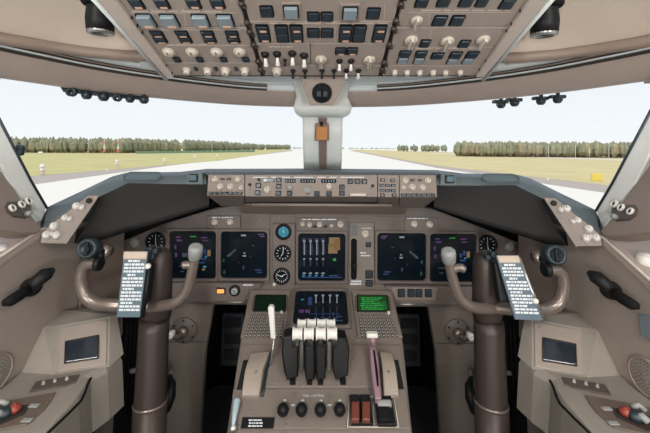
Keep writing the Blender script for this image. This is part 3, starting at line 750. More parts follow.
# light rail under the mode panel
rl = MB(); rl.tube([P(252, 204.8, 1.2), P(322, 205, 1.2), P(392, 205.5, 1.2)], .006, 10); rl = rl.build('light_rail', M_PANEL2); tag(rl, 'thin brown rail running under the mode panel', 'rail')
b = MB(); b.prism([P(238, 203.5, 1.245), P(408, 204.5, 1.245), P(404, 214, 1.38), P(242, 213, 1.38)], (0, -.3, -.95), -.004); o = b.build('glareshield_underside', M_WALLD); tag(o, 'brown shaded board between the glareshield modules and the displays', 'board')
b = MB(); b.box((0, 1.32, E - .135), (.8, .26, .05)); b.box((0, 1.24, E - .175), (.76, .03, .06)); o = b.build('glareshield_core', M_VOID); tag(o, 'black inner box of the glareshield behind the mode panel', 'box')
# hood: top band and black side faces, one moulding
def hood(mir):
    g = flip if mir else (lambda p: p); sd = 'right' if mir else 'left'
    t = thing('glareshield_hood', 'black padded glareshield hood over the %s displays' % sd, 'hood', g(P(160, 200, 1.15)))
    A, B_, Cc, D, D2, Ee = P(206.5, 184, 1.17), P(128, 183, 1.13), P(102, 195.5, 1.08), P(74, 243.5, 1.02), P(97, 241.5, 1.10), P(209, 207, 1.25)
    mid1, mid2 = P(168, 184, 1.155), P(160, 222, 1.18)
    b = MB()
    face = [[A, mid1, B_, Cc], [Ee, mid2, D2, D]]
    rows = []
    for k in range(7):
        f = k/6; r = [p.lerp(q, f) + V((0, .012*math.sin(math.pi*f), 0)) for p, q in zip(face[0], face[1])]; rows.append([g(p) for p in r])
    b.grid(rows)
    back = [[g(Ee), g(mid2), g(D2), g(D)], [g(p + V((0, .12, .06))) for p in (Ee, mid2, D2)] + [g(D + V((-.03, .05, .03)))]]
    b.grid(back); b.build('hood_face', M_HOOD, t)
    # rounded lip then top
    lip = [A, mid1, B_, Cc]
    crest = [P(207, 174.5, 1.2), P(168, 176, 1.19), P(126, 177.8, 1.19), P(101, 186.5, 1.10)]
    rim = [P(207, 168.8, 1.6), P(180, 171.8, 1.5), P(125.6, 172.8, 1.40), P(112, 176.5, 1.30)]
    # finer across
    def fine(L, n=12):
        out = []
        for i in range(n + 1):
            f = i/n*(len(L) - 1); k = min(int(f), len(L) - 2); out.append(L[k].lerp(L[k + 1], f - k))
        return out
    lipf, cr_, rm = fine(lip), fine(crest), fine(rim)
    bul = [a.lerp(c_, .5) + V((0, -.01, .0)) for a, c_ in zip(lipf, cr_)]
    drop = [p + V((0, .03, -.1)) for p in rm]
    b = MB(); b.grid([[g(p) for p in r] for r in (lipf, bul, cr_, rm, drop)])
    # end running down beside the knob panel
    e0 = [P(101, 186.5, 1.10), P(112, 176.5, 1.30)]
    e1 = [P(75, 203, 1.05), P(80, 191.8, 1.15)]; e2 = [P(43, 224, .99), P(47.5, 207, 1.02)]; e3 = [P(40, 234, .96), P(40.5, 222, .97)]
    lo = [Cc, P(85, 205, 1.055), P(48, 228, .99), P(41, 243, .965)]
    rows = []
    for (c_, r_), l_ in zip((e0, e1, e2, e3), lo):
        o_ = r_ + V((-.01, .04, -.12)); rows.append([g(l_), g(l_.lerp(c_, .5) + V((.004, -.004, .0))), g(c_), g(r_), g(o_)])
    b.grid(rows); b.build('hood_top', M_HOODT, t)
    # recess slot in the top band
    SP = plane3(P(126, 181, 1.155), P(165, 181, 1.155), P(145, 174, 1.185), mir)
    c = SP.at(143, 177.3); a, h_ = SP.size(143, 177.3, 37, 7.4)
    tr = lambda L: [c + SP.R @ p for p in L]
    b = MB(); b.loop_bridge([tr(rr(a, h_, h_*.45, .0)), tr(rr(a, h_, h_*.45, .008)), tr(rr(a*.95, h_*.8, h_*.38, .008)), tr(rr(a*.95, h_*.8, h_*.38, .003))], True, False, 0, False)
    b.build('vent_rim', M_HOODT, t)
    b = MB(); b.loop_bridge([tr(rr(a*.95, h_*.8, h_*.38, .002)), tr(rr(a*.95, h_*.8, h_*.38, .004))], True, True, 0, False); b.build('vent_slot', mat('slot grey', (96, 112, 117), .5), t)
    # warning light box
    BX = Plane(P(193.5, 179, 1.16), V((0, -1, .12)), mir)
    w_ = thing('warning_light', 'square blue-grey warning light on the glareshield top, %s one' % sd, 'light', BX.at(193.5, 178), 'glareshield warning lights')
    plate(BX, [(187, 173), (202, 172.6), (203, 184.5), (186, 184.5)], w_, 'housing', M_HOODT, .04, .003, .002)
    push_switch(BX.up(.003), 193.5, 178, 9, 8, w_, name='light_button', lift=.006)
    b = MB(); a, h_ = BX.size(193.5, 178, 6.4, 5.6); b.box(BX.at(193.5, 178, .0095), (a, .001, h_), BX.R @ Matrix.Rotation(-math.pi/2, 3, 'X') if False else None, 0); b.build('light_lens', mat('lens blue', (62, 94, 108), .3), w_)
    # triangular knob panel on the hood end
    KP2 = plane3(P(99.8, 195.4, 1.05), P(41, 237, .955), P(66.8, 243.5, .985), mir)
    kp = plate(KP2, [(99.8, 195.2), (88, 195.4), (41.5, 232.5), (40.6, 243.2), (66.8, 243.8)], None, 'light_control_panel', mat('light panel brown', (132, 121, 113), .5), .03, .0015)
    tag(kp, 'grey triangular panel with white knobs on the %s end of the glareshield' % sd, 'panel')
    for x, y, r in ((76.5, 206, 4.0), (81.5, 207, 3.2), (65, 217.6, 3.4), (69.5, 218.8, 2.8), (54, 225.9, 4.2), (46.5, 235, 4.0), (56.5, 235.2, 4.2), (51, 234, 2.6)): round_knob(KP2, x, y, r*1.06, kp, mat('knob grey white', (206, 204, 198), .4), h=1.25)
    b = MB(); a, _ = KP2.size(89, 200.8, 2.8, 1); b.lathe([(a*1.2, 0), (a*1.2, .003), (a, .004), (.0001, .002)], KP2.at(89, 200.8), KP2.R, 18); b.build('outlet', M_BLACK, kp)
    for x, y in ((96, 197.5), (56, 240.5)): screw(KP2, x, y, kp, .0025)
hood(False); hood(True)
b = MB(); top_c = [[P(206, 174.6, 1.168), P(322, 174.6, 1.168), P(438, 174.8, 1.168)], [P(206, 172.5, 1.185), P(322, 172.4, 1.185), P(438, 172.8, 1.185)], [P(206, 168.8, 1.6), P(322, 168.4, 1.62), P(438, 170, 1.6)]]
top_c.append([p + V((0, .02, -.12)) for p in top_c[-1]]); b.grid(top_c); o = b.build('coaming_board', M_HOODT); tag(o, 'flat grey top board of the glareshield under the centre window post', 'board')

# ================================================================ overhead panel
YO = P(PX, 75, .95), P(PX, 0, .70)
OP = plane3(YO[0], YO[0] + V((1, 0, 0)), YO[1])
fx = lambda a0, a75: (lambda y: a0 + (a75 - a0)*y/75)
XL, G1a, G1b, G2a, G2b, XR = fx(118, 172), fx(238, 260.2), fx(243.5, 264.6), fx(399.5, 378.4), fx(404, 383), fx(528, 477)
ohd = thing('overhead_console', 'long grey side rails and dark tray framing the overhead switch panels', 'frame', OP.at(PX, 40, -.05))
def strip(xa, xb, y0, y1): return [(xa(y0), y0), (xb(y0), y0), (xb(y1), y1), (xa(y1), y1)]
YT = -70
plate(OP.up(-.011), strip(XL, XR, YT, 76.5), ohd, 'tray', M_SEAM, .05, .001)
for nm, xo, xi, m_ in (('left', fx(96, 163), fx(115, 171), 0), ('right', fx(550, 486.5), fx(531, 478.5), 0)):
    q = OP.up(.012)
    plate(q, strip(xo, xi, YT, 78) if nm == 'left' else strip(xi, xo, YT, 78), ohd, 'side_rail', mat('rail grey', (186, 175, 166), .45), .16, .004)
    p0, p1 = (xo(YT) + 1.5, YT), (xo(78) + (1.5 if nm == 'left' else -1.5), 78)
    if nm == 'right': p0 = (xo(YT) - 1.5, YT)
    b = MB(); b.tube([OP.at(*p0, .006), OP.at(*p1, .006)], .006, 8); b.build('edge_strip', M_PALE, ohd)
for gx, ys in ((lambda y: (G1a(y) + G1b(y))/2, (-6, 3, 22, 31, 44, 61, 69)), (lambda y: (G2a(y) + G2b(y))/2, (-5, 3, 20, 28, 44, 62, 69)), (fx(116.5, 170.5), (14, 22, 29, 62, 70)), (fx(529, 478), (10, 23, 30, 60, 69))):
    for y in ys:
        a, _ = OP.size(gx(y), y, 3, 3); b = MB(); c = OP.at(gx(y), y)
        b.lathe([(a, -.008), (a, .006), (a*.6, .009), (.0001, .009)], c, OP.R, 12); b.box(c + OP.R @ V((a*.8, -a*1.2, .002)), (a*1.2, a*.9, .012), OP.R, .002); b.build('latch', mat('latch bronze', (66, 58, 53), .4, .3), ohd)
def omod(xa, xb, y0, y1, label):
    o = plate(OP, strip(xa, xb, y0 + .3, y1 - .3), None, 'overhead_module', M_OVER, .012, .0015); tag(o, label, 'panel', 'overhead switch panels')
    for f0, yy in ((.04, y0 + 2.5), (.96, y0 + 2.5), (.04, y1 - 2.2), (.96, y1 - 2.2)): screw(OP, xa(yy)*(1 - f0) + xb(yy)*f0, yy, o, .0022)
    return o
def sh(f, d): return lambda y: f(y) + d
L1 = omod(XL, G1a, -60, 27.3, 'upper left overhead panel with two rows of square switches')
L2 = omod(XL, G1a, 27.3, 62.5, 'middle left overhead panel with slit lights above four ivory knobs')
L3 = omod(XL, G1a, 62.5, 76, 'narrow lowest left overhead panel with a row of small ivory knobs')
C1 = omod(G1b, G2a, -60, 43.2, 'large centre overhead panel with pale framed squares and dark switch pairs')
C2a = omod(G1b, lambda y: 309.8 + (y - 43)*.02, 43.2, 65, 'lower centre overhead panel with four white toggles in a row')
C2b = omod(lambda y: 310.4 + (y - 43)*.02, G2a, 43.2, 65, 'lower centre overhead panel with two wing knobs and two toggles')
C3 = omod(G1b, G2a, 65, 76, 'narrow lowest centre overhead panel with tiny dark toggles above the compass')
R1 = omod(G2b, XR, -60, 27.3, 'upper right overhead panel with dark square switches')
R2 = omod(G2b, XR, 27.3, 65.5, 'middle right overhead panel with ivory wing knobs among small squares')
R3 = omod(G2b, XR, 65.5, 76, 'narrow lowest right overhead panel with six small ivory knobs')
for x in (136.5, 162, 193.5, 217.5): push_switch(OP, x, 3, 14, 10, L1, light=1)
for x in (146.7, 170, 201, 225.5): push_switch(OP, x, 19.8, 16, 12, L1, light=1, pale=True, lift=.012)
for x0, x1 in ((157, 160.5), (182, 185.5), (207.5, 210), (232, 233.5)):
    push_switch(OP, x0, 33.3, 13, 5.6, L2, light=1); push_switch(OP, x1, 39.6, 13, 5, L2, light=1)
for x in (169, 192.5, 217, 239.8):
    round_knob(OP, x, 51.8, 6.2, L2, M_KNOB, .55); push_switch(OP, x + 8 - (x - 169)*.03, 59.2, 7, 4.6, L2)
for x, r in ((187, 4), (208, 4.4), (225.7, 4.6), (245, 4.4)): round_knob(OP, x, 69.8, r, L3, M_KNOB, 1.2)
for x in (196, 216, 236): push_switch(OP, x, 68.5, 3.4, 3, L3)
for row, y in ((-14, 0), (-34, 1)):
    for x in (130, 156, 188, 213): push_switch(OP, x - 10 - 14*y, row, 15, 11, L1, light=1)
    for x in (262, 290, 313, 330, 352, 380): push_switch(OP, x, row, 13, 11, C1)
    for x in (425, 447, 470, 512): push_switch(OP, x + 6 + 6*y, row, 14, 10, R1)
for x, y in ((266.8, 11), (373.2, 13)): push_switch(OP, x, y, 13.5, 11.5, C1)
for x, y in ((291.2, 11.2), (350, 12.6)):
    plate(OP, [(x - 10, y - 9), (x + 10, y - 9), (x + 10, y + 9), (x - 10, y + 9)], C1, 'switch_surround', mat('surround', (152, 138, 128), .45), .003, .001, .003)
    push_switch(OP.up(.003), x, y, 15.5, 12.5, C1, pale=True, lift=.01)
for x in (313.4, 327): push_switch(OP, x, 16.2, 12.6, 9.6, C1); push_switch(OP, x, 32.6, 12.6, 9.4, C1)
for x in (263.5, 282.2, 296.6, 345.4, 359.2, 379.2): push_switch(OP, x, 33.3, 13, 17.5, C1, light=(None if x in (282.2, 359.2) else 2), split=True)
dashes(OP, 256, 22.5, 388, 24.5, 1, C1, mat('faint print', (200, 188, 176), .6), seed=2)
[seams('guide_line', OP, [ln_], C1, .6, mat('faint print', (200, 188, 176), .6)) for ln_ in [(259, 3, 259, 20), (300, 3, 300, 20), (341, 3, 341, 20), (385, 4, 384, 20), (305, 22, 336, 22), (272, 27, 272, 41), (335, 27, 335, 41), (250, 21.5, 392, 21.5)]]
[seams('guide_line', OP, [ln_], o_, .5, mat('faint print', (200, 188, 176), .6)) for o_, ln_ in ((L1, (124, 13.2, 236, 13.2)), (L1, (152, 8, 152, 26)), (L1, (183, 8, 186, 26)), (L2, (150, 30, 246, 30)), (L2, (166, 45.5, 250, 45.5)), (R1, (408, 12.4, 512, 12.4)), (R1, (430, 14, 428, 26)), (R2, (400, 47.4, 492, 47.4)), (R2, (431, 30, 427, 62)), (R2, (464, 49, 462, 63)))]
for x, y in ((265, 54), (277, 53.4), (292.2, 53), (304, 55)): toggle(OP, x, y, 10, C2a, M_WHITE, .95)
for x in (285,): toggle(OP, x, 60, 5, C2a, M_BLACK)
wing_knob(OP, 321, 59, 6, C2b); wing_knob(OP, 369.4, 59.4, 6, C2b)
for x in (340.6, 352.2): push_switch(OP, x, 50.8, 11, 7.4, C2b, light=1); toggle(OP, x - 1, 60.6, 8, C2b, M_WHITE, .8)
round_knob(OP, 277.2, 70.4, 5, C3, M_KNOB, 1.0)
for x in (293, 305, 322, 334): toggle(OP, x, 70.4, 6.4, C3, M_BLACK, .5)
for x in (346.4, 358.6): toggle(OP, x, 70.2, 7, C3, M_WHITE, .95)
for x, y, w_ in ((443.6, 1.5, 13), (466, 1.5, 13.5), (482, 1.5, 12), (507, 3.5, 14), (421.6, 2.2, 13)): push_switch(OP, x, y, w_, 9.4, R1)
for x in (439.6, 457): push_switch(OP, x, 20.2, 13.6, 10, R1)
wing_knob(OP, 416.4, 20, 6, R1, ang=0)
for x, y in ((411, 39.6), (447, 40.6), (482.8, 39.4)): wing_knob(OP, x, y, 6.6, R2)
push_switch(OP, 425, 43, 10, 7.4, R2); push_switch(OP, 464.2, 43.4, 11, 7, R2)
for x, y in ((405, 53), (421, 53.4)): push_switch(OP, x, y, 12, 5.4, R2); push_switch(OP, x - 2.4, y + 7, 10.6, 6, R2, pale=True)
for x, y in ((437.4, 55.4), (455.8, 54.4), (472.2, 54.2)): push_switch(OP, x, y, 12.4, 6, R2)
for x, y in ((452, 60.9), (467.4, 60.6)): push_switch(OP, x, y, 10.6, 5.4, R2, pale=True)
for x, y in ((394.6, 71.8), (407, 71.8), (419.6, 72), (433, 72), (445.4, 72), (460, 71.6)): round_knob(OP, x, y, 3, R3, M_KNOB, 1.3)
for nm, o_, y0, y1, x0, x1, sd in (('a', L1, 10.5, 12.5, 130, 232, 1), ('b', L2, 44, 46, 160, 248, 2), ('d', R1, 9.5, 11.5, 412, 510, 3), ('e', R2, 48, 49.5, 400, 480, 4), ('f', C2a, 46, 48, 266, 306, 6)):
    dashes(OP, x0, y0, x1, y1, 1, o_, mat('faint print', (200, 188, 176), .6), seed=sd + 20)
# compass housing and centre post
b = MB(); CP = Plane(P(PX, 93, 1.22), V((0, -1, -.25)))
cm = thing('standby_compass', 'round black compass in a brown tapered housing over the centre post', 'compass', P(322, 100, 1.3))
plate(CP, [(299, 76), (348.5, 76), (333, 105.5), (310.5, 105.5)], cm, 'housing', M_BROW, .16, .004)
c = CP.at(322, 93); a, _ = CP.size(322, 93, 10, 1)
b = MB(); b.lathe([(a, 0), (a, .006), (a*.82, .008), (a*.78, .002)], c, CP.R, 28, caps=False); b.build('bezel_ring', M_BLACK, cm)
b = MB(); b.lathe([(a*.8, .002), (.0001, .003)], c, CP.R, 28, caps=False); b.build('compass_face', M_SCREEN, cm)
b = MB(); b.box(c + CP.R @ V((-.012, -.003, .005)), (.016, .02, .004), CP.R, .001); b.box(c + CP.R @ V((.012, -.003, .005)), (.016, .02, .004), CP.R, .001); b.build('compass_card', M_TEAL, cm)
for x, y in ((306, 84), (338.5, 84)): screw(CP, x, y, cm, .003)
# collar and post: structure between the two windshields
def ring(y, x0, x1, Y0, dep, r=.02):
    a, z = P(x0, y, Y0), P(x1, y, Y0); cx, cz = (a.x + z.x)/2, (a.z + z.z)/2; w_ = z.x - a.x
    return [V((p.x + cx, Y0 + dep/2 - p.y, cz)) for p in rr(w_, dep, r, 0, 4)]
b = MB(); b.loop_bridge([ring(76, 292, 351, 1.33, .16), ring(96, 296, 348, 1.34, .15), ring(106, 293, 352.5, 1.33, .16), ring(112, 294.5, 351, 1.33, .16), ring(116.5, 301, 344, 1.37, .1)], True, True)
struct(b.build('trim_13', M_POST))
b = MB(); b.loop_bridge([ring(112, 302.3, 343, 1.40, .09, .015), ring(140, 302.6, 342.6, 1.46, .09, .015), ring(172, 303.6, 341.6, 1.53, .08, .015)], True, True); struct(b.build('trim_14', M_POST))
PP = plane3(P(310, 112, 1.392), P(335, 112, 1.392), P(322, 172, 1.522))
b = MB(); b.prism([PP.at(318.5, 118, .003), PP.at(326.8, 118, .003), PP.at(326.2, 171, .003), PP.at(319.4, 171, .003)], PP.n, .004); struct(b.build('trim_15', mat('post strip', (120, 104, 98), .5)))
t = thing('sight_gauge', 'small square orange-tan box on the centre window post', 'gauge', PP.at(322, 131))
plate(PP, [(314.8, 123.5), (329, 123.5), (329, 140), (314.8, 140)], t, 'back_plate', M_WALLD, .01, .002, .008)
plate(PP, [(316.4, 125.4), (327.4, 125.4), (327.4, 138.2), (316.4, 138.2)], t, 'face', M_TAN, .016, .003, .022)
b = MB(); b.cyl(PP.at(321.5, 124.6, .012), PP.at(321.5, 121, .012), .006); b.build('knob', M_BLACK, t)
seams('panel_seams', PP.up(.02), [], t) if False else None
# ================================================================ centre pedestal
a0, a1, a2 = P(PX, 287, 1.36), P(PX, 344, 1.134), P(PX, 433, .892)
X1 = V((1, 0, 0))
CD = plane3(a0, a0 + X1, a1); QP = plane3(a1, a1 + X1, a2)
ped = thing('centre_pedestal', 'brown centre pedestal between the seats carrying levers and keypads', 'pedestal', P(PX, 400, 1.0) - V((0, 0, .5)))
rows = [(CD, 250, 392, 285), (CD, 240.3, 403, 343.8), (QP, 227, 412, 433), (QP, 222, 417, 470)]
b = MB(); loops = []
for pl, x0, x1, y in rows:
    l, r = pl.at(x0, y), pl.at(x1, y); dz = V((0, 0, l.z - .02))
    loops.append([l - dz, l - V((0, 0, .004)), l + V((.004, 0, 0)), r - V((.004, 0, 0)), r - V((0, 0, .004)), r - dz])
b.loop_bridge(loops, True, True, 0, False); b.build('pedestal_body', M_PANEL2, ped)
# lower engine display and keypads
sy = []
for k in range(4):
    x = 316 + k*7; sy += [('w', x - .5, 296, x + .5, 303), ('w', x - 1.3, 294.6, x + 1.3, 296), ('d', x - .3, 306, x + .3, 320), ('b', x - 2, 317, x + 1, 318)]
sy += [('b', 308, 297, 312, 305), ('m', 299, 309.6, 304, 312.6), ('m', 305, 309.6, 310, 312.6), ('b', 308, 313.5, 340, 314), ('m', 333, 312, 333.6, 322), ('d', 337, 316, 342, 317), ('c', 301, 299, 304, 300), ('d', 336, 320, 343, 321)]
LD = CD.up(.004)
display(LD, 294.6, 290.6, 347, 325, 'lower centre display on the pedestal front between the two keypads', sy, name='engine_display', bez=3)
def cdu(poly, scr, keys, green, label, sd):
    c = CD.at(sum(p[0] for p in poly)/4, sum(p[1] for p in poly)/4)
    t = thing('flight_computer_keypad', label, 'keypad', c, 'keypads on the pedestal')
    plate(CD, poly, t, 'case', M_PANEL2, .02, .003, .012)
    q = CD.up(.012)
    s = plate(q, [(scr[0][0] - 1.4, scr[0][1] - 1.2), (scr[1][0] + 1.4, scr[1][1] - 1.2), (scr[2][0] + 1.6, scr[2][1] + 1.2), (scr[3][0] - 1.6, scr[3][1] + 1.2)], t, 'screen_rim', M_BLACK, .002, .0008, .002)
    plate(q, scr, t, 'screen', M_SCREENG if green else mat('screen dark green', (6, 30, 16), .2, var=0, emit=.25), .002, 0, .0035)
    if green:
        x0, y0, x1, y1 = scr[0][0] + 2, scr[0][1] + 1, scr[1][0] - 2, scr[2][1] - 1
        dashes(q, x0, y0, x1, y1, 7, t, em('text green', (50, 210, 90), .6), 'screen_text', .95, sd, .0045, .5)
        b = MB(); b.prism([q.at(375, 309.6, .0042), q.at(387, 309.8, .0042), q.at(386, 302, .0042), q.at(374, 302, .0042)], CD.n, .0004); b.build('screen_block', em('block green', (20, 130, 40), .5), t)
    # line keys each side of screen, function rows, letters
    (kx0, kx1, ky0), (bx0, bx1, ky1) = keys
    n = 0; rk = random.Random(sd)
    for r in range(8):
        f = (r + .5)/8; y = ky0 + (ky1 - ky0)*f; xa = kx0 + (bx0 - kx0)*f; xb = kx1 + (bx1 - kx1)*f
        for k in range(9):
            x = xa + (xb - xa)*(k + .5)/9
            a, h = q.size(x, y, (kx1 - kx0)/9*.74, (ky1 - ky0)/8*.66); a, h = .0085, .0075
            def mk(m): m.box((0, 0, .0015), (a, h, .003), None, .0008); m.box((0, 0, .0031), (a*.45, h*.4, .0003), None, 0, 1)
            inst('key', ('key', 1), mk, [M_SEAM, M_PRINT], t, q.at(x, y), CD.R)
    for k in range(6):
        f = (k + .5)/6
        for e, (i, j) in ((-3.4, (0, 3)), (3.4, (1, 2))):
            x = scr[i][0] + (scr[j][0] - scr[i][0])*f + e*.75; y = scr[i][1] + (scr[j][1] - scr[i][1])*f
            def mk(m): m.box((0, 0, .0015), (.005, .006, .003), None, .0008)
            inst('line_key', ('lkey',), mk, [M_SEAM], t, q.at(x, y), CD.R)
    return t
cl = cdu([(250.5, 292), (290.5, 292), (285, 339), (240.8, 339)], [(257, 296), (285.2, 296), (284.2, 310.6), (254.5, 310.6)], ((251, 286, 313), (243.5, 283, 337.6)), False, 'left keypad unit with a dark green screen behind the white-handled lever', 11)
cr_ = cdu([(351.5, 292), (390.8, 292.6), (402.3, 339), (357.5, 339)], [(358, 296), (386, 296.6), (388.2, 311), (358.6, 310.8)], ((357.5, 391, 313), (360, 399.5, 337.6)), True, 'right keypad unit with a bright green lit text screen', 12)
q = CD.up(.012)
b = MB(); a, h = q.size(282, 313, 2.2, 2); b.box(q.at(281.6, 312.8, .003), (a, h, .006), CD.R, .001); b.build('white_key', M_WHITE, cl)
b = MB(); a, h = q.size(389, 314, 2.4, 3); b.box(q.at(388.6, 313.6, .003), (a, h, .006), CD.R, .001); b.build('white_key', M_WHITE, cr_)
# quadrant
qd = thing('throttle_quadrant', 'grey-brown lever quadrant plate across the middle of the pedestal', 'quadrant', QP.at(PX, 370))
plate(QP, [(243, 345.5), (400, 345.5), (405.5, 388), (236, 388)], qd, 'cover_plate', M_PANEL2, .004, .0015, .004)
for x, y in ((277, 387 - 3), (332, 352), (276, 355), (352, 360), (353, 384), (320, 386), (303, 386)): screw(QP.up(.004), x, y, qd, .003)
b = MB(); qq = QP.up(.0045)
for x in (291, 309.5, 320.5, 341): b.prism([qq.at(x - 1.2, 382), qq.at(x + 1.2, 382), qq.at(x + 1.2, 352), qq.at(x - 1.2, 352)], QP.n, .0006)
b.build('lever_slots', M_VOID, qd)
def lever(poly, ka, kb, label, sd):
    Y0 = 1.0
    t = thing('throttle_lever', label, 'lever', QP.at(sum(p[0] for p in poly)/len(poly), 380), 'throttle levers')
    b = MB(); b.prism([P(x, y, Y0 + (381 - y)*.0008) for x, y in poly], (0, -1, 0), .05, 0, .004); b.build('lever_arm', mat('lever black', (17, 17, 19), .35), t)
    x0 = sum(p[0] for p in poly[-3:])/3
    b = MB(); b.box(QP.at(poly[3][0] - 5, 381.5, .006), (.016, .026, .012), QP.R, .002); b.build('foot', M_RUB, t)
    for (x, y), Y, nm in ((ka, 1.0, 'lever_knob'), (kb, 1.05, 'reverse_knob')):
        c = P(x, y, Y); wd = 9.8*Y/F if nm == 'lever_knob' else 8.6*Y/F; r = (6.2 if nm == 'lever_knob' else 4.8)*Y/F
        Rx = Matrix.Rotation(math.pi/2, 3, 'Y'); b = MB()
        b.lathe([(r*.4, -wd/2), (r*.98, -wd/2), (r, -wd*.42), (r*.84, -wd*.3), (r*.8, 0), (r*.84, wd*.3), (r, wd*.42), (r*.98, wd/2), (r*.4, wd/2)], c, Rx, 24)
        b.build(nm, M_WHITE, t)
        b = MB(); tgt = P((poly[0][0] + poly[1][0])/2 + (x - (poly[0][0] + poly[1][0])/2)*.6, 345, 1.03)
        b.tube([c + V((0, .006, 0)), tgt], [.006, .008], 8); b.build('knob_stem', M_STEEL, t)
    return t
lever([(283, 338), (291, 336), (298, 346), (298, 377), (287, 381), (284, 372), (281.5, 352)], (297.6, 333.5), (302, 324), 'first throttle lever from the left with white knobs and a wide black arm', 1)
lever([(305.5, 341), (312, 340), (314.6, 346), (314.6, 380), (306, 381), (304.5, 372), (304.5, 350)], (309, 333.5), (311.7, 323.6), 'second throttle lever from the left with white knobs and a slim black arm', 2)
lever([(316.6, 340), (323, 341), (326, 350), (325.5, 379), (317, 381), (315.8, 372), (315.6, 350)], (320.8, 333.5), (321.5, 323.6), 'third throttle lever from the left with white knobs and a slim black arm', 3)
lever([(335, 338), (346, 339), (349.4, 350), (348, 376), (336, 381), (333, 372), (332.4, 350)], (332, 333.5), (330.8, 323.8), 'rightmost throttle lever with white knobs and a wide black arm', 4)
for i, (x0, x1, x2) in enumerate(((298.8, 303.8, 301), (326.6, 332, 329))):
    b = MB(); b.prism([P(x0, 342, 1.06), P(x1, 342, 1.06), P(x1, 372, 1.045), P(x0, 372, 1.045)], (0, -1, .1), .02, 0, .003); b.build('lever_guide', M_STEEL, qd)
def curved_cover(poly_l, poly_r, parent, m, h=.022, name='curved_cover'):
    """arched guard between two edges (far to near)"""
    b = MB(); n = len(poly_l); loops = []
    for i in range(n):
        f = i/(n - 1); hh = .006 + h*math.sin(math.pi*(.12 + .76*f))
        l0, r0 = QP.at(*poly_l[i]), QP.at(*poly_r[i]); l, r = QP.at(*poly_l[i], 0) + QP.n*hh, QP.at(*poly_r[i], 0) + QP.n*hh
        loops.append([l0, l, l.lerp(r, .06) + QP.n*.002, r.lerp(l, .06) + QP.n*.002, r, r0])
    b.loop_bridge(loops, True, True, 0, False); return b.build(name, m, parent)
def edge(pts, n=9):
    out = []
    for i in range(n):
        f = i/(n - 1)*(len(pts) - 1); k = min(int(f), len(pts) - 2); g = f - k
        out.append((pts[k][0]*(1 - g) + pts[k + 1][0]*g, pts[k][1]*(1 - g) + pts[k + 1][1]*g))
    return out
cv = curved_cover(edge([(251, 357), (246, 376), (242, 399)]), edge([(270, 355), (264, 374), (259.5, 399)]), qd, mat('guard grey', (158, 146, 134), .4))
curved_cover(edge([(379.5, 355), (382, 374), (383.6, 399)]), edge([(392, 357), (395, 374), (398.5, 399)]), qd, mat('guard grey', (158, 146, 134), .4))
for pts in (edge([(272.6, 352), (266.6, 372), (262.5, 398)]), edge([(374, 350), (377, 372), (380, 399)])):
    b = MB(); b.tube([QP.at(x, y, .006) for x, y in pts], .0045, 8); b.build('curved_slot', M_TEAL, qd)
for x, y in ((256, 372), (388.5, 372)): screw(QP.up(.03), x, y, qd, .004)
dashes(QP.up(.026), 253, 362, 263, 365, 1, qd, seed=2, fill=1)
# speed brake and flap levers
t = thing('speedbrake_lever', 'slim white-handled lever standing left of the throttles', 'lever', QP.at(271, 362))
b = MB(); b.tube([QP.at(270, 366, .0), P(272.6, 352, 1.07), P(274, 338, 1.075)], [.006, .007, .008], 10, flat=.6); b.build('lever_arm', M_STEEL, t)
b = MB(); fr_ = [P(267.8, 308.5, 1.08), P(269.4, 306.8, 1.08), P(272.2, 306.8, 1.08), P(273.8, 308.5, 1.08), P(275.4, 339, 1.07), P(270.8, 339, 1.07)]; b.prism(fr_, (0, -1, 0), .018, 0, .003); b.build('handle', M_WHITE, t)
t = thing('flap_lever', 'long mauve slotted lever lying right of the throttles', 'lever', QP.at(376, 380))
b = MB(); po = [QP.up(.045).at(x, y) for x, y in ((369, 341), (374.4, 341), (378, 358), (381.4, 398), (375.4, 399), (371.4, 370))]; b.prism(po, QP.n, .02, 0, .003); b.build('lever_arm', M_MAUVE, t)
b = MB(); po = [QP.up(.0462).at(x, y) for x, y in ((373, 350), (374.8, 350), (378, 372), (378.8, 386), (377, 386), (375.2, 370))]; b.prism(po, QP.n, .002); b.build('lever_slot', M_VOID, t)
b = MB(); b.box(P(372, 334.6, 1.06), (.036, .02, .014), None, .003); b.build('lever_knob', M_WHITE, t); b = MB(); b.tube([P(372, 335, 1.06), P(373.5, 345, 1.06)], [.008, .01], 10); b.build('knob_stem', M_MAUVE, t)
b = MB(); b.prism([QP.at(x, y, .012) for x, y in ((373, 398), (381, 398), (384, 404), (373, 404))], QP.n, .012, 0, .002); b.build('foot', M_TEAL, t)
# trim indicators
for poly, lab in (([(243.6, 361.5), (249.2, 361.5), (243.4, 391), (237, 391)], 'dark trim scale slot on the left edge of the pedestal'), ([(393.4, 361.5), (398, 361.5), (403.8, 390), (398.5, 390.5)], 'dark trim scale slot on the right edge of the pedestal')):
    t = thing('trim_indicator', lab, 'indicator', QP.at(*poly[3]), 'trim scale slots')
    plate(QP, poly, t, 'frame', M_BLACK, .006, .002, .008)
    cx = sum(p[0] for p in poly)/4
    ins = [(p[0]*.62 + (sum(q_[0] for q_ in poly)/4)*.38 if False else cx + (p[0] - cx)*.62, 376 + (p[1] - 376)*.86) for p in poly]
    plate(QP, ins, t, 'scale', mat('scale green', (26, 36, 33), .4), .002, 0, .0095)
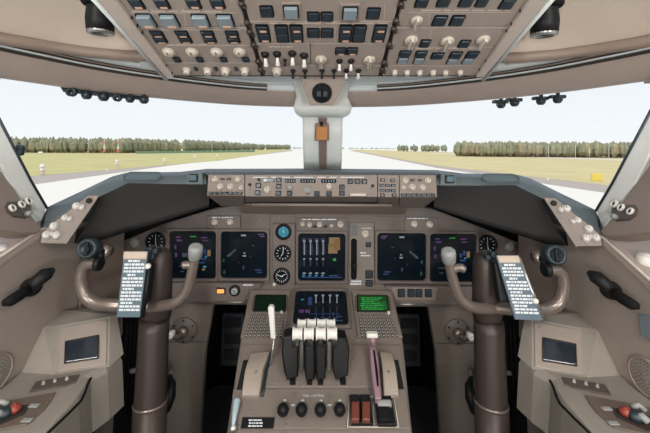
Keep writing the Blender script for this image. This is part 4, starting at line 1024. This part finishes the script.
# aft control panel
ap = plate(QP, [(233.5, 390), (405, 390), (410.5, 429.5), (229, 429.5)], None, 'fuel_control_panel', M_PANEL2, .004, .0015, .005); tag(ap, 'brown lower pedestal panel with four black knobs in a row', 'panel')
QA = QP.up(.006)
for x, y in ((250, 411), (286, 425), (345, 425), (295, 394)): screw(QA, x, y, ap, .003)
for i, x in enumerate((284.2, 302, 320.4, 339)):
    t = thing('fuel_switch', ('leftmost black egg-shaped knob in the row of four', 'second black egg-shaped knob from the placard', 'third black egg-shaped knob from the placard', 'rightmost black egg-shaped knob, beside the framed red switches')[i], 'switch', QA.at(x, 412), 'black fuel knobs')
    c = QA.at(x, 408)
    b = MB(); b.lathe([(.0165, 0), (.0165, .004), (.014, .006), (.0001, .0062)], c, QP.R, 20); b.build('collar', M_STEEL, t)
    b = MB(); d = (QP.n*.8 - QP.v*.6).normalized(); b.tube([c + d*k for k in (.004, .012, .022, .034, .043, .047)], [.006, .009, .0145, .0165, .011, .003], 16); b.build('knob', M_BLACK, t)
    b = MB(); b.lathe([(.005, 0), (.005, .003), (.0001, .005)], QA.at(x + .6, 401.4), QP.R, 12); b.build('indicator_dot', M_WHITE, t)
text('FUEL CONTROL', QA, 314, 396, 21, 'panel_lettering', ap, M_PRINT)
for x in (293, 329.5): dashes(QA, x - 2, 404, x + 3, 406, 1, ap, seed=4, fill=1, hh=.8)
t = plate(QA, [(242.6, 417.6), (274.8, 417.6), (273.4, 428.6), (240.6, 428.6)], None, 'placard', M_BLACK, .002, .0005, .002); tag(t, 'small black placard with white lines at the lower left of the pedestal', 'placard')
dashes(QA.up(.002), 248, 418.6, 267, 427.4, 3, t, seed=7, fill=1, hh=.5)
fp = plate(QA, [(349.5, 397), (394, 397), (398.6, 427), (347.5, 427)], None, 'cutout_panel', M_PANEL, .003, .001, .003); tag(fp, 'white-framed square plate at the lower right of the pedestal', 'panel')
b = MB(); q = QA.up(.0035)
for pts in (((349.5, 397), (394, 397)), ((394, 397), (398.6, 427)), ((398.6, 427), (347.5, 427)), ((347.5, 427), (349.5, 397)), ((373.2, 399), (374, 425))):
    b.tube([q.at(*pts[0]), q.at(*pts[1])], .0018 if pts[0][0] != 373.2 else .0006, 6)
b.build('white_border', mat('border pale', (196, 186, 174), .5), fp)
for x, lab in ((355.4, 'left one of the two rust red guarded switches'), (366.2, 'right one of the two rust red guarded switches')):
    t = thing('guarded_switch', lab + ' on the pedestal', 'switch', q.at(x, 420), 'rust red guarded switches')
    b = MB(); b.box(q.at(x, 411, .006), (.029, .076, .012), QP.R, .002); b.build('base', M_BLACK, t)
    b = MB(); b.prism([q.up(.03).at(x - 4, 419.6), q.up(.03).at(x + 4, 419.6), q.up(.022).at(x + 3.7, 401), q.up(.022).at(x - 3.7, 401)], QP.n, .016, 0, .003); b.build('guard', M_RUST, t)
t = thing('rocker_switch', 'black rocker switch with a pale upper lip beside the red guards', 'switch', q.at(384.5, 420))
b = MB(); b.box(q.at(384.6, 412.4, .006), (.05, .074, .012), QP.R, .003); b.build('base', M_BLACK, t)
b = MB(); b.box(q.up(.016).at(384.4, 415), (.04, .036, .018), QP.R, .006); b.build('rocker', M_RUB, t)
b = MB(); b.box(q.up(.016).at(384.4, 403.8), (.04, .018, .014), QP.R, .004); b.build('upper_lip', M_GREY, t)
t = thing('parking_brake_lever', 'pale blue-grey lever on the lower left edge of the pedestal', 'lever', QP.at(235, 425))
b = MB(); b.tube([QP.at(233.6, 430, .012), QP.at(235, 420, .016), QP.at(237.4, 406, .022), QP.at(238, 403, .022)], [.005, .007, .011, .006], 12); b.build('handle', mat('pale blue grey', (168, 188, 196), .4), t)
b = MB(); b.lathe([(.012, 0), (.012, .012), (.0001, .013)], QP.at(233.6, 429, .004), QP.R, 14); b.build('pivot', M_STEEL, t)

# ================================================================ side walls and consoles
ZC = E - .62
def side(mir):
    g = flip if mir else (lambda p: V(p)); sd = 'right' if mir else 'left'
    s = 1 if mir else -1
    # wall
    le = [(1.0, -.243), (.96, -.2444), (.85, -.281), (.6, -.36), (.2, -.36), (-.3, -.36)] if not mir else [(1.0, -.25), (.96, -.257), (.80, -.337), (.6, -.38), (.2, -.38), (-.3, -.38)]
    b = MB()
    rows = []
    for Y, z in [(1.372, -.25), (1.2, -.243)] + le:
        rows.append([V((s*.822, Y, E + z - .018)), V((s*.826, Y, E + (z - .62)/2)), V((s*.824, Y, E - .60)), V((s*.824, Y, .5))])
    b.grid(rows); o = b.build('side_lining', M_WALL); tag(o, 'smooth beige wall lining below the %s window sill' % sd, 'lining')
    b = MB(); rows = []
    for Y, z in le:
        rows.append([V((s*.99, Y, E + z + .05)), V((s*.90, Y, E + z + .018)), V((s*.835, Y, E + z + .006)), V((s*.822, Y, E + z)), V((s*.817, Y, E + z - .012)), V((s*.822, Y, E + z - .03))])
    b.grid(rows); o = b.build('window_sill_' + sd, mat('sill beige', (168, 154, 144), .5)); struct(o)
    b = MB(); b.tube([V((s*.8195, Y, E + z + .001)) for Y, z in le], .004, 8); struct(b.build('sill_bead_' + sd, mat('sill bead', (206, 196, 186), .4)))  # pale bead stands in for the highlight along the sill edge
    # pillar between windshield and side window
    PL = plane3(P(31, 180, .97), P(-25, 70, .80), P(7.4, 180, .915), mir)
    b = MB(); b.prism([PL.at(*p) for p in ((-31, 58), (31, 180), (46.5, 207.5), (42, 228), (30, 214), (7.4, 180), (-54, 58))], PL.n, .03, 0, .004); struct(b.build('pillar_' + sd, M_POST))
    b = MB(); b.tube([PL.at(-33, 58, .003), PL.at(30.4, 180.4, .003), PL.at(46.5, 208, .003)], .0035, 8); struct(b.build('window_seal_' + sd, M_TEAL))
    if not mir:
        b = MB(); b.box(PL.at(20, 150, .0), (.016, .03, .024), PL.R, .006); o = b.build('latch_block', M_TEAL); tag(o, 'small dark latch block on the edge of the left window pillar', 'latch')
    PB = plane3(P(7.4, 180, .92), P(41, 228, .962), P(0, 250, .80), mir)
    b = MB(); b.prism([PB.at(*p) for p in ((-53, 60), (8.4, 180), (31, 214), (43, 229), (38, 233), (22, 233.6), (0, 231), (-60, 224), (-110, 222), (-110, 60))], PB.n, .03, 0, .004); struct(b.build('pillar_base_' + sd, M_WALLD))
    # fitting with three white rings on the pillar
    PF = PB.up(.004); t = thing('pillar_fitting', 'dark bracket with three small white rings on the %s window pillar' % sd, 'fitting', PF.at(17, 212), 'pillar fittings')
    b = MB(); po = [PF.at(*p) for p in ((6, 206), (9, 201), (18, 201), (27, 199), (32, 201), (32.5, 211), (27, 218), (14, 216.5), (8, 212))]; b.prism(po, PF.n, .012, 0, .004)
    b.build('bracket', mat('bracket brown', (84, 73, 66), .5), t)
    for x, y in ((10.8, 208.8), (20.2, 205), (27.2, 201.6)):
        a, _ = PF.size(x, y, 3.2, 1); b = MB(); b.lathe([(a*.5, .002), (a, .002), (a, .006), (a*.75, .009), (a*.5, .006)], PF.at(x, y), PF.R, 20, caps=False); b.lathe([(a*.55, .004), (.0001, .004)], PF.at(x, y), PF.R, 12, caps=False, mi=1); b.build('ring', [M_WHITE, M_BLACK], t)
    b = MB(); b.lathe([(.008, 0), (.007, .012), (.0001, .014)], PF.at(26, 214.5), PF.R, 14); b.build('stud', M_GREY, t)
    # white dome on the sill
    t = thing('sill_knob', 'round white knob at the edge of the frame on the %s window sill' % sd, 'knob', g(P(-1 if not mir else -3.4, 250 if not mir else 255, .87)))
    c = g(P(-1 if not mir else -3.4, 250 if not mir else 255, .87)); b = MB(); b.lathe([(.02, -.022), (.02, .004), (.014, .012), (.0001, .014)], c, None, 20); b.build('cap', M_WHITE, t)
    b = MB(); b.lathe([(.026, -.04), (.026, -.02), (.02, -.018)], c, None, 20); b.build('base', M_METAL, t)
    # wing panel forward of lining
    WP = plane3(V((-.816, 1.36, E - .3)), V((-.816, 1.1, E - .3)), V((-.816, 1.2, E - .5)), mir)
    o = plate(WP, [(123.6, 233), (103, 240), (84, 246), (78, 316), (118, 317), (123.6, 316)], None, 'wing_panel', M_WALLD, .004, .002, .004); tag(o, 'dark brown panel on the %s wall forward of the control wheel' % sd, 'panel')
    for x, y in ((118, 246), (112, 275), (116, 306)): screw(WP.up(.005), x, y, o, .003)
    # steering tiller handle
    WL = plane3(V((-.823, 1.2, E - .4)), V((-.823, .8, E - .4)), V((-.823, 1, E - .6)), mir)
    t = thing('steering_tiller', 'black handle on the %s wall below the window sill' % sd, 'handle', WL.at(32, 287), 'steering tillers')
    nrm = V((1, 0, 0)) if not mir else V((-1, 0, 0))
    p = lambda x, y, d: WL.up(d).at(x, y)
    b = MB(); b.tube([p(31, 287, .0), p(31, 287, .03)], [.026, .022], 18); b.build('hub', M_RUB, t)
    b = MB(); b.tube([p(29, 292, .03), p(36, 282, .045), p(46, 274, .055), p(53, 269.5, .055)], [.012, .017, .019, .008], 14, flat=.75); b.build('grip', M_BLACK, t)
    b = MB(); b.tube([p(30, 288, .03), p(20, 295, .04), p(10, 301, .04), p(3, 303, .035)], [.012, .015, .014, .008], 14, flat=.8); b.build('lever', M_RUB, t)
    # ---- console: top, inner face, front facets
    cs = thing('side_console', 'beige side console under the %s window with sloped front box' % sd, 'console', g(V((-.72, .6, .3))))
    on = lambda x, y, z=ZC: EYE + ray(x, y)*((z - E)/ray(x, y).z)
    b = MB()
    # long body: section from wall to inner edge, sweeping aft to forward, undercut
    rows = []
    for Y, xi, zt in ((-.4, -.59, ZC), (.55, -.592, ZC), (.74, -.594, ZC), (.82, -.600, ZC), (.86, -.61, ZC), (.89, -.62, ZC), (.93, -.60, ZC + .002), (.985, -.592, ZC - .002), (1.02, -.63, ZC - .004), (1.06, -.68, ZC - .012)):
        rows.append([g(V(q_)) for q_ in ((-.823, Y, zt), (xi - .02, Y, zt), (xi - .006, Y, zt - .004), (xi, Y, zt - .016), (xi + .006, Y, zt - .15), (xi - .02, Y, zt - .165), (-.823, Y, zt - .17))])
    b.loop_bridge(rows, True, True, 0, False); b.build('console_body', M_CONS, cs)
    b = MB(); b.box(g(V((-.77, .33, (ZC - .165)/2))), (.10, 1.45, ZC - .167), None, .004); b.build('plinth', M_VOID, cs)
    b = MB(); b.tube([g(on(48, 433, ZC - .006)), g(on(66, 416, ZC - .008)), g(on(81, 401, ZC - .012)), g(on(84.5, 394, ZC - .012)), g(on(87.5, 385, ZC - .01)), g(on(91, 378, ZC - .006))], .003, 8); b.build('dark_groove', M_VOID, cs)
    # screen box
    f0, f1, f2, f3 = on(54, 375), on(109, 367), P(110, 316, 1.03), P(60, 325, 1.0)
    FP = plane3(f0, f1, f3, mir)
    fl = [FP.at(54, 375), FP.at(109, 367), FP.at(110, 316), FP.at(60, 325)]
    b = MB(); s1, s2 = g(P(117, 315, 1.06)), g(P(123.5, 354, .985)); b0 = g(V((-.665, 1.07, ZC))); bk = g(V((-.823, 1.06, E - .525))); bk2 = g(V((-.71, 1.15, E - .555)))
    lw = g(V((-.823, .905, ZC))); lw2 = g(V((-.823, .98, E - .535)))
    b.add([*fl, s1, s2, bk, lw, lw2, bk2, b0], [[0, 1, 2, 3], [1, 5, 4, 2], [3, 2, 4, 9, 6, 8], [0, 3, 8, 7], [5, 10, 9, 4], [7, 8, 6, 10], [0, 1, 5, 10, 7]]); b.build('screen_box', M_CONS, cs)
    o = plate(FP, [(61.5, 328.5), (107.5, 320), (106.5, 365), (57.5, 372)], cs, 'screen_surround', mat('surround beige', (152, 142, 132), .45), .003, .0015, .004)
    for x, y in ((67, 331), (102, 325), (102, 361), (63, 368), (84, 367)): screw(FP.up(.004), x, y, cs, .002)
    t = thing('tablet_screen', 'small dark rectangular screen set in the %s side console box' % sd, 'screen', FP.at(81, 350), 'side console screens')
    plate(FP, [(65.6, 342), (98.6, 335.6), (98.2, 358.2), (64.4, 363.2)], t, 'glass', mat('tablet glass', (40, 46, 54), .12, var=0), .003, .001, .0065)
    FQ = FP.up(.0068); b = MB()
    for p0, p1 in (((65.6, 342), (98.6, 335.6)), ((98.6, 335.6), (98.2, 358.2)), ((98.2, 358.2), (64.4, 363.2)), ((64.4, 363.2), (65.6, 342))): b.tube([FQ.at(*p0), FQ.at(*p1)], .0018, 6)
    b.build('rim', M_SEAM, t)
    # switch strip
    SW = plane3(V((-.7, .9, ZC)), V((-.6, .9, ZC)), V((-.7, .8, ZC)), mir)
    o = plate(SW, [(36, 382.5), (79.6, 375.2), (76, 383), (66, 387), (29, 393)], None, 'switch_strip', mat('strip brown', (88, 79, 72), .5), .003, .002, .004); tag(o, 'narrow dark strip with three small toggles on the %s side console' % sd, 'panel')
    for x, y in ((43.5, 384), (55, 381.6), (67, 379.4)): round_knob(SW.up(.004), x, y, 1.7, o, M_GREY, 1.6)
    # mask stowage panel with red knob
    o = plate(SW, [(0, 403), (56, 393), (51, 402), (44, 411), (27, 425.5), (-8, 433), (-40, 440), (-30, 410)], None, 'mask_panel', mat('mask panel brown', (104, 92, 82), .5), .003, .002, .004); tag(o, 'dark brown mask stowage panel at the frame edge on the %s side console' % sd, 'panel')
    SQ = SW.up(.004); b = MB(); b.prism([SQ.at(x, y, .001) for x, y in ((-14, 414), (14, 405.5), (31, 404.5), (24, 415), (-6, 428), (-22, 428))], SW.n, .004, 0, .001); b.build('mask_recess', M_SEAM, o)
    for x, y in ((34, 406.5), (27, 421)): b = MB(); b.box(SQ.at(x, y, .002), (.022, .01, .003), None, .001); b.build('latch', M_GREY, o)
    t = thing('oxygen_mask', 'red and grey breathing mask parts stowed in the %s side console' % sd, 'mask', SQ.at(8, 415), 'oxygen masks')
    up = V((0, 0, 1)); b = MB()
    b.ball(SQ.at(14, 413) + up*.010, .014, (1.1, .9, .75)); b.tube([SQ.at(14, 413) + up*.010, SQ.at(17.5, 410.5) + up*.012], [.012, .009], 12); b.build('red_grip', M_RED, t)
    b = MB(); b.ball(SQ.at(4, 417) + up*.01, .017, (1.1, .9, .7)); b.build('mask_cup', M_TEAL, t)
    b = MB(); b.tube([SQ.at(2, 419) + up*.012, SQ.at(-2, 421) + up*.018, SQ.at(-8, 424) + up*.012], .008, 10); b.tube([SQ.at(-5, 412) + up*.01, SQ.at(2, 409) + up*.018, SQ.at(9, 409) + up*.01], .006, 10); b.build('hose', M_GREY, t)
    # speaker grille on the wall
    c = g(V((-.818, .83, E - .572))); Rw = WL.R
    t = thing('speaker_grille', 'round perforated speaker grille low on the %s wall' % sd, 'speaker', c, 'wall speakers')
    b = MB(); b.lathe([(.047, -.004), (.047, .003), (.043, .005), (.041, .002)], c, Rw, 36, caps=False); b.build('rim', M_WALLD, t)
    b = MB(); b.lathe([(.042, .002), (.0001, .006)], c, Rw, 32, caps=False); b.build('grille', M_CONS, t)
    b = MB()
    for r in range(1, 6):
        for k in range(6*r):
            an = 2*math.pi*k/(6*r) + r; q_ = c + Rw @ V((r*.0075*math.cos(an), r*.0075*math.sin(an), .0062 - r*.00075)); b.lathe([(.0022, 0), (.0001, .0004)], q_, Rw, 6, caps=False)
    b.build('perforation', mat('perforation', (98, 90, 83), .6), t)
    # crease trim on the wall between speaker and screen box
    # pedal rubber beside column
    t = thing('seat_track_lever', 'black padded lever hanging behind the %s control column' % sd, 'lever', g(P(168, 395, 1.2)))
    b = MB(); b.tube([g(P(170, 376, 1.25)), g(P(172, 384, 1.2)), g(P(170, 396, 1.18)), g(P(166, 408, 1.18)), g(P(164, 413, 1.2))], [.008, .014, .02, .018, .008], 12); b.build('pad', M_BLACK, t)
    b = MB(); b.tube([g(P(170, 376, 1.25)), g(P(171, 368, 1.402))], .008, 8); b.build('rod', M_STEEL, t)
    t = thing('pin_knob', 'small pale pin low beside the %s control column' % sd, 'knob', g(P(134, 370.5, 1.1)))
    b = MB(); b.tube([g(P(130.5, 371, 1.1)), g(P(138, 370.5, 1.1))], [.008, .008], 10); b.build('pin', M_GREY, t); b = MB(); b.tube([g(P(136, 370.5, 1.1)), g(P(141, 370, 1.38))], .004, 8); b.build('rod', M_BLACK, t)
    # gasper vent by the overhead rail
    c = g(P(100, 19, .80)); d = g(V((-.02, .10, -1))).normalized()
    t = thing('air_nozzle', 'black swivel air nozzle on the ceiling left of the overhead panel' if not mir else 'black swivel air nozzle on the ceiling right of the overhead panel', 'vent', c, 'ceiling air nozzles')
    b = MB(); b.tube([c - d*.10, c - d*.03, c, c + d*.03], [.023, .026, .0305, .0295], 20); b.build('body', M_BLACK, t)
    z = V((0, 0, 1)); N = d; U = z.cross(N).normalized(); RR = Matrix((U, N.cross(U), N)).transposed()
    b = MB(); b.lathe([(.0295, .028), (.0295, .034), (.024, .036), (.021, .03)], c, RR, 28, caps=False); b.build('rim', M_STEEL, t)
    b = MB(); b.lathe([(.022, .03), (.013, .024), (.0001, .024)], c, RR, 24, caps=False); b.build('outlet', M_VOID, t)
    b = MB(); b.lathe([(.036, -.055), (.038, -.035), (.034, -.03)], c, RR, 24); b.build('socket_ring', M_RUB, t)
side(False); side(True)
# right edge bluish pocket
t = MB(); PKT = plane3(V((.82, .9, E - .4)), V((.82, .8, E - .4)), V((.82, .8, E - .6)))
t.prism([PKT.at(x, y) for x, y in ((637.5, 313), (655, 316), (655, 343), (640, 335))], PKT.n, .006, 0, .002); o = t.build('map_pocket', mat('pocket blue grey', (118, 130, 138), .4)); tag(o, 'bluish grey pocket on the right wall at the frame edge', 'pocket')

# ================================================================ control columns
def yoke(D, sd):
    t = thing('control_column', 'brown control column and wheel in front of the %s seat, clipped with a checklist' % sd, 'yoke', V((P(*D['foot']).x, P(*D['foot']).y, 0)), 'control columns')
    c0, c1 = P(*D['ctop']), P(*D['cbot']); dn = (c1 - c0).normalized(); foot = c1 + dn*((c1.z - .0)/abs(dn.z))
    sm = c0.lerp(c1, .74)
    b = MB(); b.tube([foot, sm], [.048, .0475], 24); b.build('lower_column', M_COL, t)
    b = MB(); b.tube([sm + dn*.002, sm - dn*.004, c0.lerp(c1, .1), c0], [.0462, .0452, .044, .043], 24); b.build('upper_column', M_COL, t)
    b = MB(); b.tube([sm + dn*.006, sm - dn*.003], .0486, 24); b.build('column_ring', M_METAL, t)
    h0, h1 = P(*D['h0']), P(*D['h1']); ax = (h1 - h0)
    b = MB(); b.tube([h0 - ax*.1, h0, h0 + ax*.3, h0 + ax*.75, h0 + ax*.93, h1], [.04, .043, .041, .038, .03, .012], 22); b.build('column_head', M_COL, t)
    def curve(pts, n=5):
        p = [P(*q_) for q_ in pts]; out = []
        for i in range(len(p) - 1):
            a, b_, c_, d_ = p[max(i - 1, 0)], p[i], p[i + 1], p[min(i + 2, len(p) - 1)]
            for k in range(n):
                u = k/n; out.append(.5*((2*b_) + (c_ - a)*u + (2*a - 5*b_ + 4*c_ - d_)*u*u + (3*b_ - a - 3*c_ + d_)*u**3))
        out.append(p[-1]); return out
    b = MB(); r_ = .0165
    cu = curve(D['outer']); b.tube(cu, [r_*(1.06 if k < len(cu)*.7 else 1.0) for k in range(len(cu))], 16)
    cu2 = curve(D['inner']); b.tube(cu2, [r_*(1.05 - .2*k/len(cu2)) for k in range(len(cu2))], 16)
    b.tube(curve(D['stub']), [.013, .013, .0125, .0125, .012, .012, .0115, .0115, .011, .010, .008][:len(curve(D['stub']))], 12)
    wl = b.build('control_wheel', M_METAL, t)
    cap = P(*D['cap']); e = cu2[-1]; d = (cap - e).normalized()
    b = MB(); b.tube([e - d*.004, e + d*.006, cap - d*.004, cap + d*.008, cap + d*.012], [.013, .0195, .021, .0195, .012], 20); b.build('grip_cap', mat('cap grey', (140, 142, 140), .4), wl)
    # collar and trim switch head
    tp = cu[-1]
    b = MB(); k = cu[-2]; b.tube([k, tp, tp + (tp - k).normalized()*.012], [.0195, .021, .019], 16); b.build('grip_collar', M_BLACK, wl)
    s1, s2 = P(*D['sw1']), P(*D['sw2']); out = V((.12*D['m'], -1, .22)).normalized()
    z = V((0, 0, 1)); U = z.cross(out).normalized(); RR = Matrix((U, out.cross(U), out)).transposed()
    b = MB(); b.tube([tp, s2, s1 - out*.004], [.012, .014, .015], 12); b.build('switch_stalk', M_BLACK, wl)
    b = MB(); b.lathe([(.022, -.03), (.028, -.022), (.0285, .008), (.025, .014), (.019, .014), (.018, .008), (.0001, .008)], s1, RR, 28); b.build('trim_switch', M_TEAL, wl)
    b = MB(); b.box(s1 + out*.011, (.010, .036, .008), RR, .002); b.box(s1 + out*.013 + U*.006, (.008, .014, .01), RR, .002); b.build('switch_rocker', M_BLACK, wl)
    b = MB(); b.lathe([(.02, -.022), (.021, .008), (.016, .014), (.0001, .015)], s2 + V((0, .012, 0)), RR, 20); b.build('switch_body', M_METAL, wl)
    # checklist clip
    A = [P(*q_) for q_ in D['plate']]
    BP = plane3(A[0], A[1], A[3]); pl_ = [q_[:2] for q_ in D['plate']]
    b = MB(); b.prism([BP.at(*q_) for q_ in pl_], BP.n, .008, 0, .0015); bd = b.build('checklist_board', M_SLATE, t)
    # printed lines: follow the slant of the plate
    rnd = random.Random(5); b = MB(); q = BP.up(.001); (x0, y0), (x1, y1), (x2, y2), (x3, y3) = pl_
    n = 15
    for i in range(n):
        f = .14 + .8*i/n; fl, fr = (x0 + (x3 - x0)*f, y0 + (y3 - y0)*f), (x1 + (x2 - x1)*f, y1 + (y2 - y1)*f); dh = (y3 - y0)/n*.24
        u = rnd.uniform(.1, .3) if i % 4 == 0 else .08
        stop = rnd.uniform(.55, .75) if i % 4 == 0 else .93
        while u < stop:
            w_ = min(rnd.uniform(.06, .2), stop - u + .02)
            pt = lambda uu, dd: q.at(fl[0] + (fr[0] - fl[0])*uu, fl[1] + (fr[1] - fl[1])*uu + dd)
            b.prism([pt(u, dh), pt(u + w_, dh), pt(u + w_, -dh), pt(u, -dh)], BP.n, .0004); u += w_ + .03
    b.build('print_lines', M_PRINT, bd)
    b = MB(); cl_ = [BP.at(*q_, .004) for q_ in D['clip']]; b.prism(cl_, BP.n, .01, 0, .003); b.build('clip_bar', mat('clip beige', (190, 174, 160), .35), bd)
    k0, k1 = BP.at(*D['rail'][0], -.006), BP.at(*D['rail'][1], -.006)
    b = MB(); b.tube([k0, k1], .006, 8); b.build('side_rail', M_STEEL if sd == 'right' else M_BLACK, bd)
    b = MB(); kn = BP.at(*D['knob'], .004); b.ball(kn, .008); b.build('clip_knob', M_WHITE, bd)
    # bracket and black block behind the board
    bb = BP.at(*D['back'], -.03); b = MB(); b.box(bb, (.034, .11, .03), BP.R, .006); b.build('board_bracket', M_BLACK, t)
    b = MB()
    for dx, dz in ((-.016, .0), (.0, .008), (.016, .004), (.006, -.012)): b.box(P(*D['sw3']) + V((dx, 0, dz)), (.014, .03, .014), None, .003)
    b.build('head_switches', M_TEAL, t)
Yw = .97
yoke(dict(m=1, foot=(149, 433, .98), ctop=(154.5, 318, 1.03), cbot=(149, 433, .985), h0=(157, 312, 1.03), h1=(160.5, 247, 1.03),
          outer=[(150, 306, 1.0), (134, 305.5, .985), (112, 304.8, Yw), (97, 303.4, Yw), (87, 297.5, Yw), (82.3, 288, Yw), (81, 277, Yw), (83.6, 267.5, Yw), (90, 263.6, Yw), (97, 263.8, Yw)],
          inner=[(150, 306.5, 1.0), (162, 305.8, .985), (175, 302.6, Yw), (184.5, 294.5, Yw), (189.5, 283, Yw), (192.4, 270, Yw), (194.6, 258.5, Yw)],
          stub=[(191.5, 266, Yw), (186.5, 264.8, Yw - .005), (181.6, 266.4, Yw - .012)], cap=(195.8, 249, .96),
          sw1=(88.5, 248.5, .955), sw2=(101, 252.5, .99), sw3=(151.5, 251.5, .985),
          plate=[(124, 251.8, .95), (147.6, 251.8, .95), (139.6, 317.4, .915), (116.2, 317.4, .915)], clip=[(124.2, 251.6), (147.4, 251.6), (146.6, 259.2), (123.4, 259.2)],
          rail=((149.6, 262), (141.2, 317.6)), knob=(148.8, 266), back=(140, 285)), 'left')
yoke(dict(m=-1, foot=(491.5, 433, .98), ctop=(488.6, 320, 1.03), cbot=(492, 433, .985), h0=(487, 314, 1.03), h1=(485, 251, 1.03),
          outer=[(494, 308, 1.0), (510, 309, .985), (532, 309.4, Yw), (547, 309, Yw), (557.5, 304, Yw), (562, 294.5, Yw), (563.4, 283, Yw), (561, 273.6, Yw), (555, 270, Yw), (548, 270, Yw)],
          inner=[(494, 308, 1.0), (482, 308.5, .985), (470, 306, Yw), (460.5, 298.5, Yw), (455.4, 287, Yw), (451.5, 274, Yw), (449, 262.5, Yw)],
          stub=[(452.4, 269.5, Yw), (459.5, 267.6, Yw - .005), (465.6, 270.6, Yw - .012)], cap=(448.4, 253, .96),
          sw1=(554.6, 254.8, .955), sw2=(543, 258.6, .99), sw3=(491.5, 256.5, .985),
          plate=[(496.6, 256, .955), (518, 256, .955), (543, 320.6, .90), (515.6, 319.6, .90)], clip=[(496.8, 255.6), (518.2, 255.6), (520.6, 263), (499.2, 263)],
          rail=((520, 258), (544.6, 321.4)), knob=(534.6, 301), back=(506, 282)), 'right')

# ================================================================ sun visor rollers at the window tops
def clip_on(t, x, y, Y, r, hole):
    c = P(x, y, Y); R = Matrix.Rotation(math.pi/2, 3, 'X'); b = MB(); a = r*Y/F
    if hole: b.lathe([(a*.5, -.006), (a, -.006), (a, .006), (a*.5, .006), (a*.5, -.006)], c, R, 20, caps=False); b.build('eyelet', M_TEAL, t)
    else:
        b.tube([c + V((-a*.9, 0, 0)), c + V((-a*.5, 0, 0)), c + V((a*.5, 0, 0)), c + V((a*.9, 0, 0))], [a*.6, a, a, a*.6], 14); b.tube([c, c + V((0, 0, a*1.8))], a*.45, 8); b.build('roller', M_TEAL, t)
t = thing('visor_rail', 'dark teal visor rail with rollers hanging from the left window top', 'rail', P(104, 93, 1.12))
b = MB(); ys = [(61, 87), (64, 91.6), (100, 96), (146, 100.2), (149, 98), (149, 93), (100, 86), (61, 80)]; dep = lambda x: 1.02 + (x - 62)*.0021
po = [P(x, y, dep(x)) for x, y in ys]; nn = (po[4] - po[0]).cross(V((0, 0, 1))).normalized(); b.prism(po, nn if nn.y < 0 else -nn, .012, 0, .0015); b.build('rail', M_TEAL, t)
for x, y, r, h in ((71.5, 91.6, 5, True), (86.5, 95, 4.4, False), (103.6, 96.6, 4.6, False), (117.4, 97.6, 4, True), (130, 99, 3.8, False), (144, 99.6, 4.2, False)): clip_on(t, x, y, dep(x) - .012, r, h)
for i, (x, y) in enumerate(((501, 103.4), (514.6, 101.6), (541, 100), (557.8, 98.4))):
    lab = ('leftmost dark visor roller under the right window top', 'second dark visor roller from the left under the right window top', 'third dark visor roller from the left under the right window top', 'rightmost dark visor roller under the right window top')[i]
    Y = 1.27 - (x - 501)*.0022; t = thing('visor_roller', lab, 'roller', P(x, y, Y), 'visor rollers')
    b = MB(); b.box(P(x - .6, y - 1.6, Y), (15*Y/F, .02, 3.4*Y/F), None, .003); b.build('bracket', M_TEAL, t)
    clip_on(t, x, y + 1, Y - .012, 4, False)
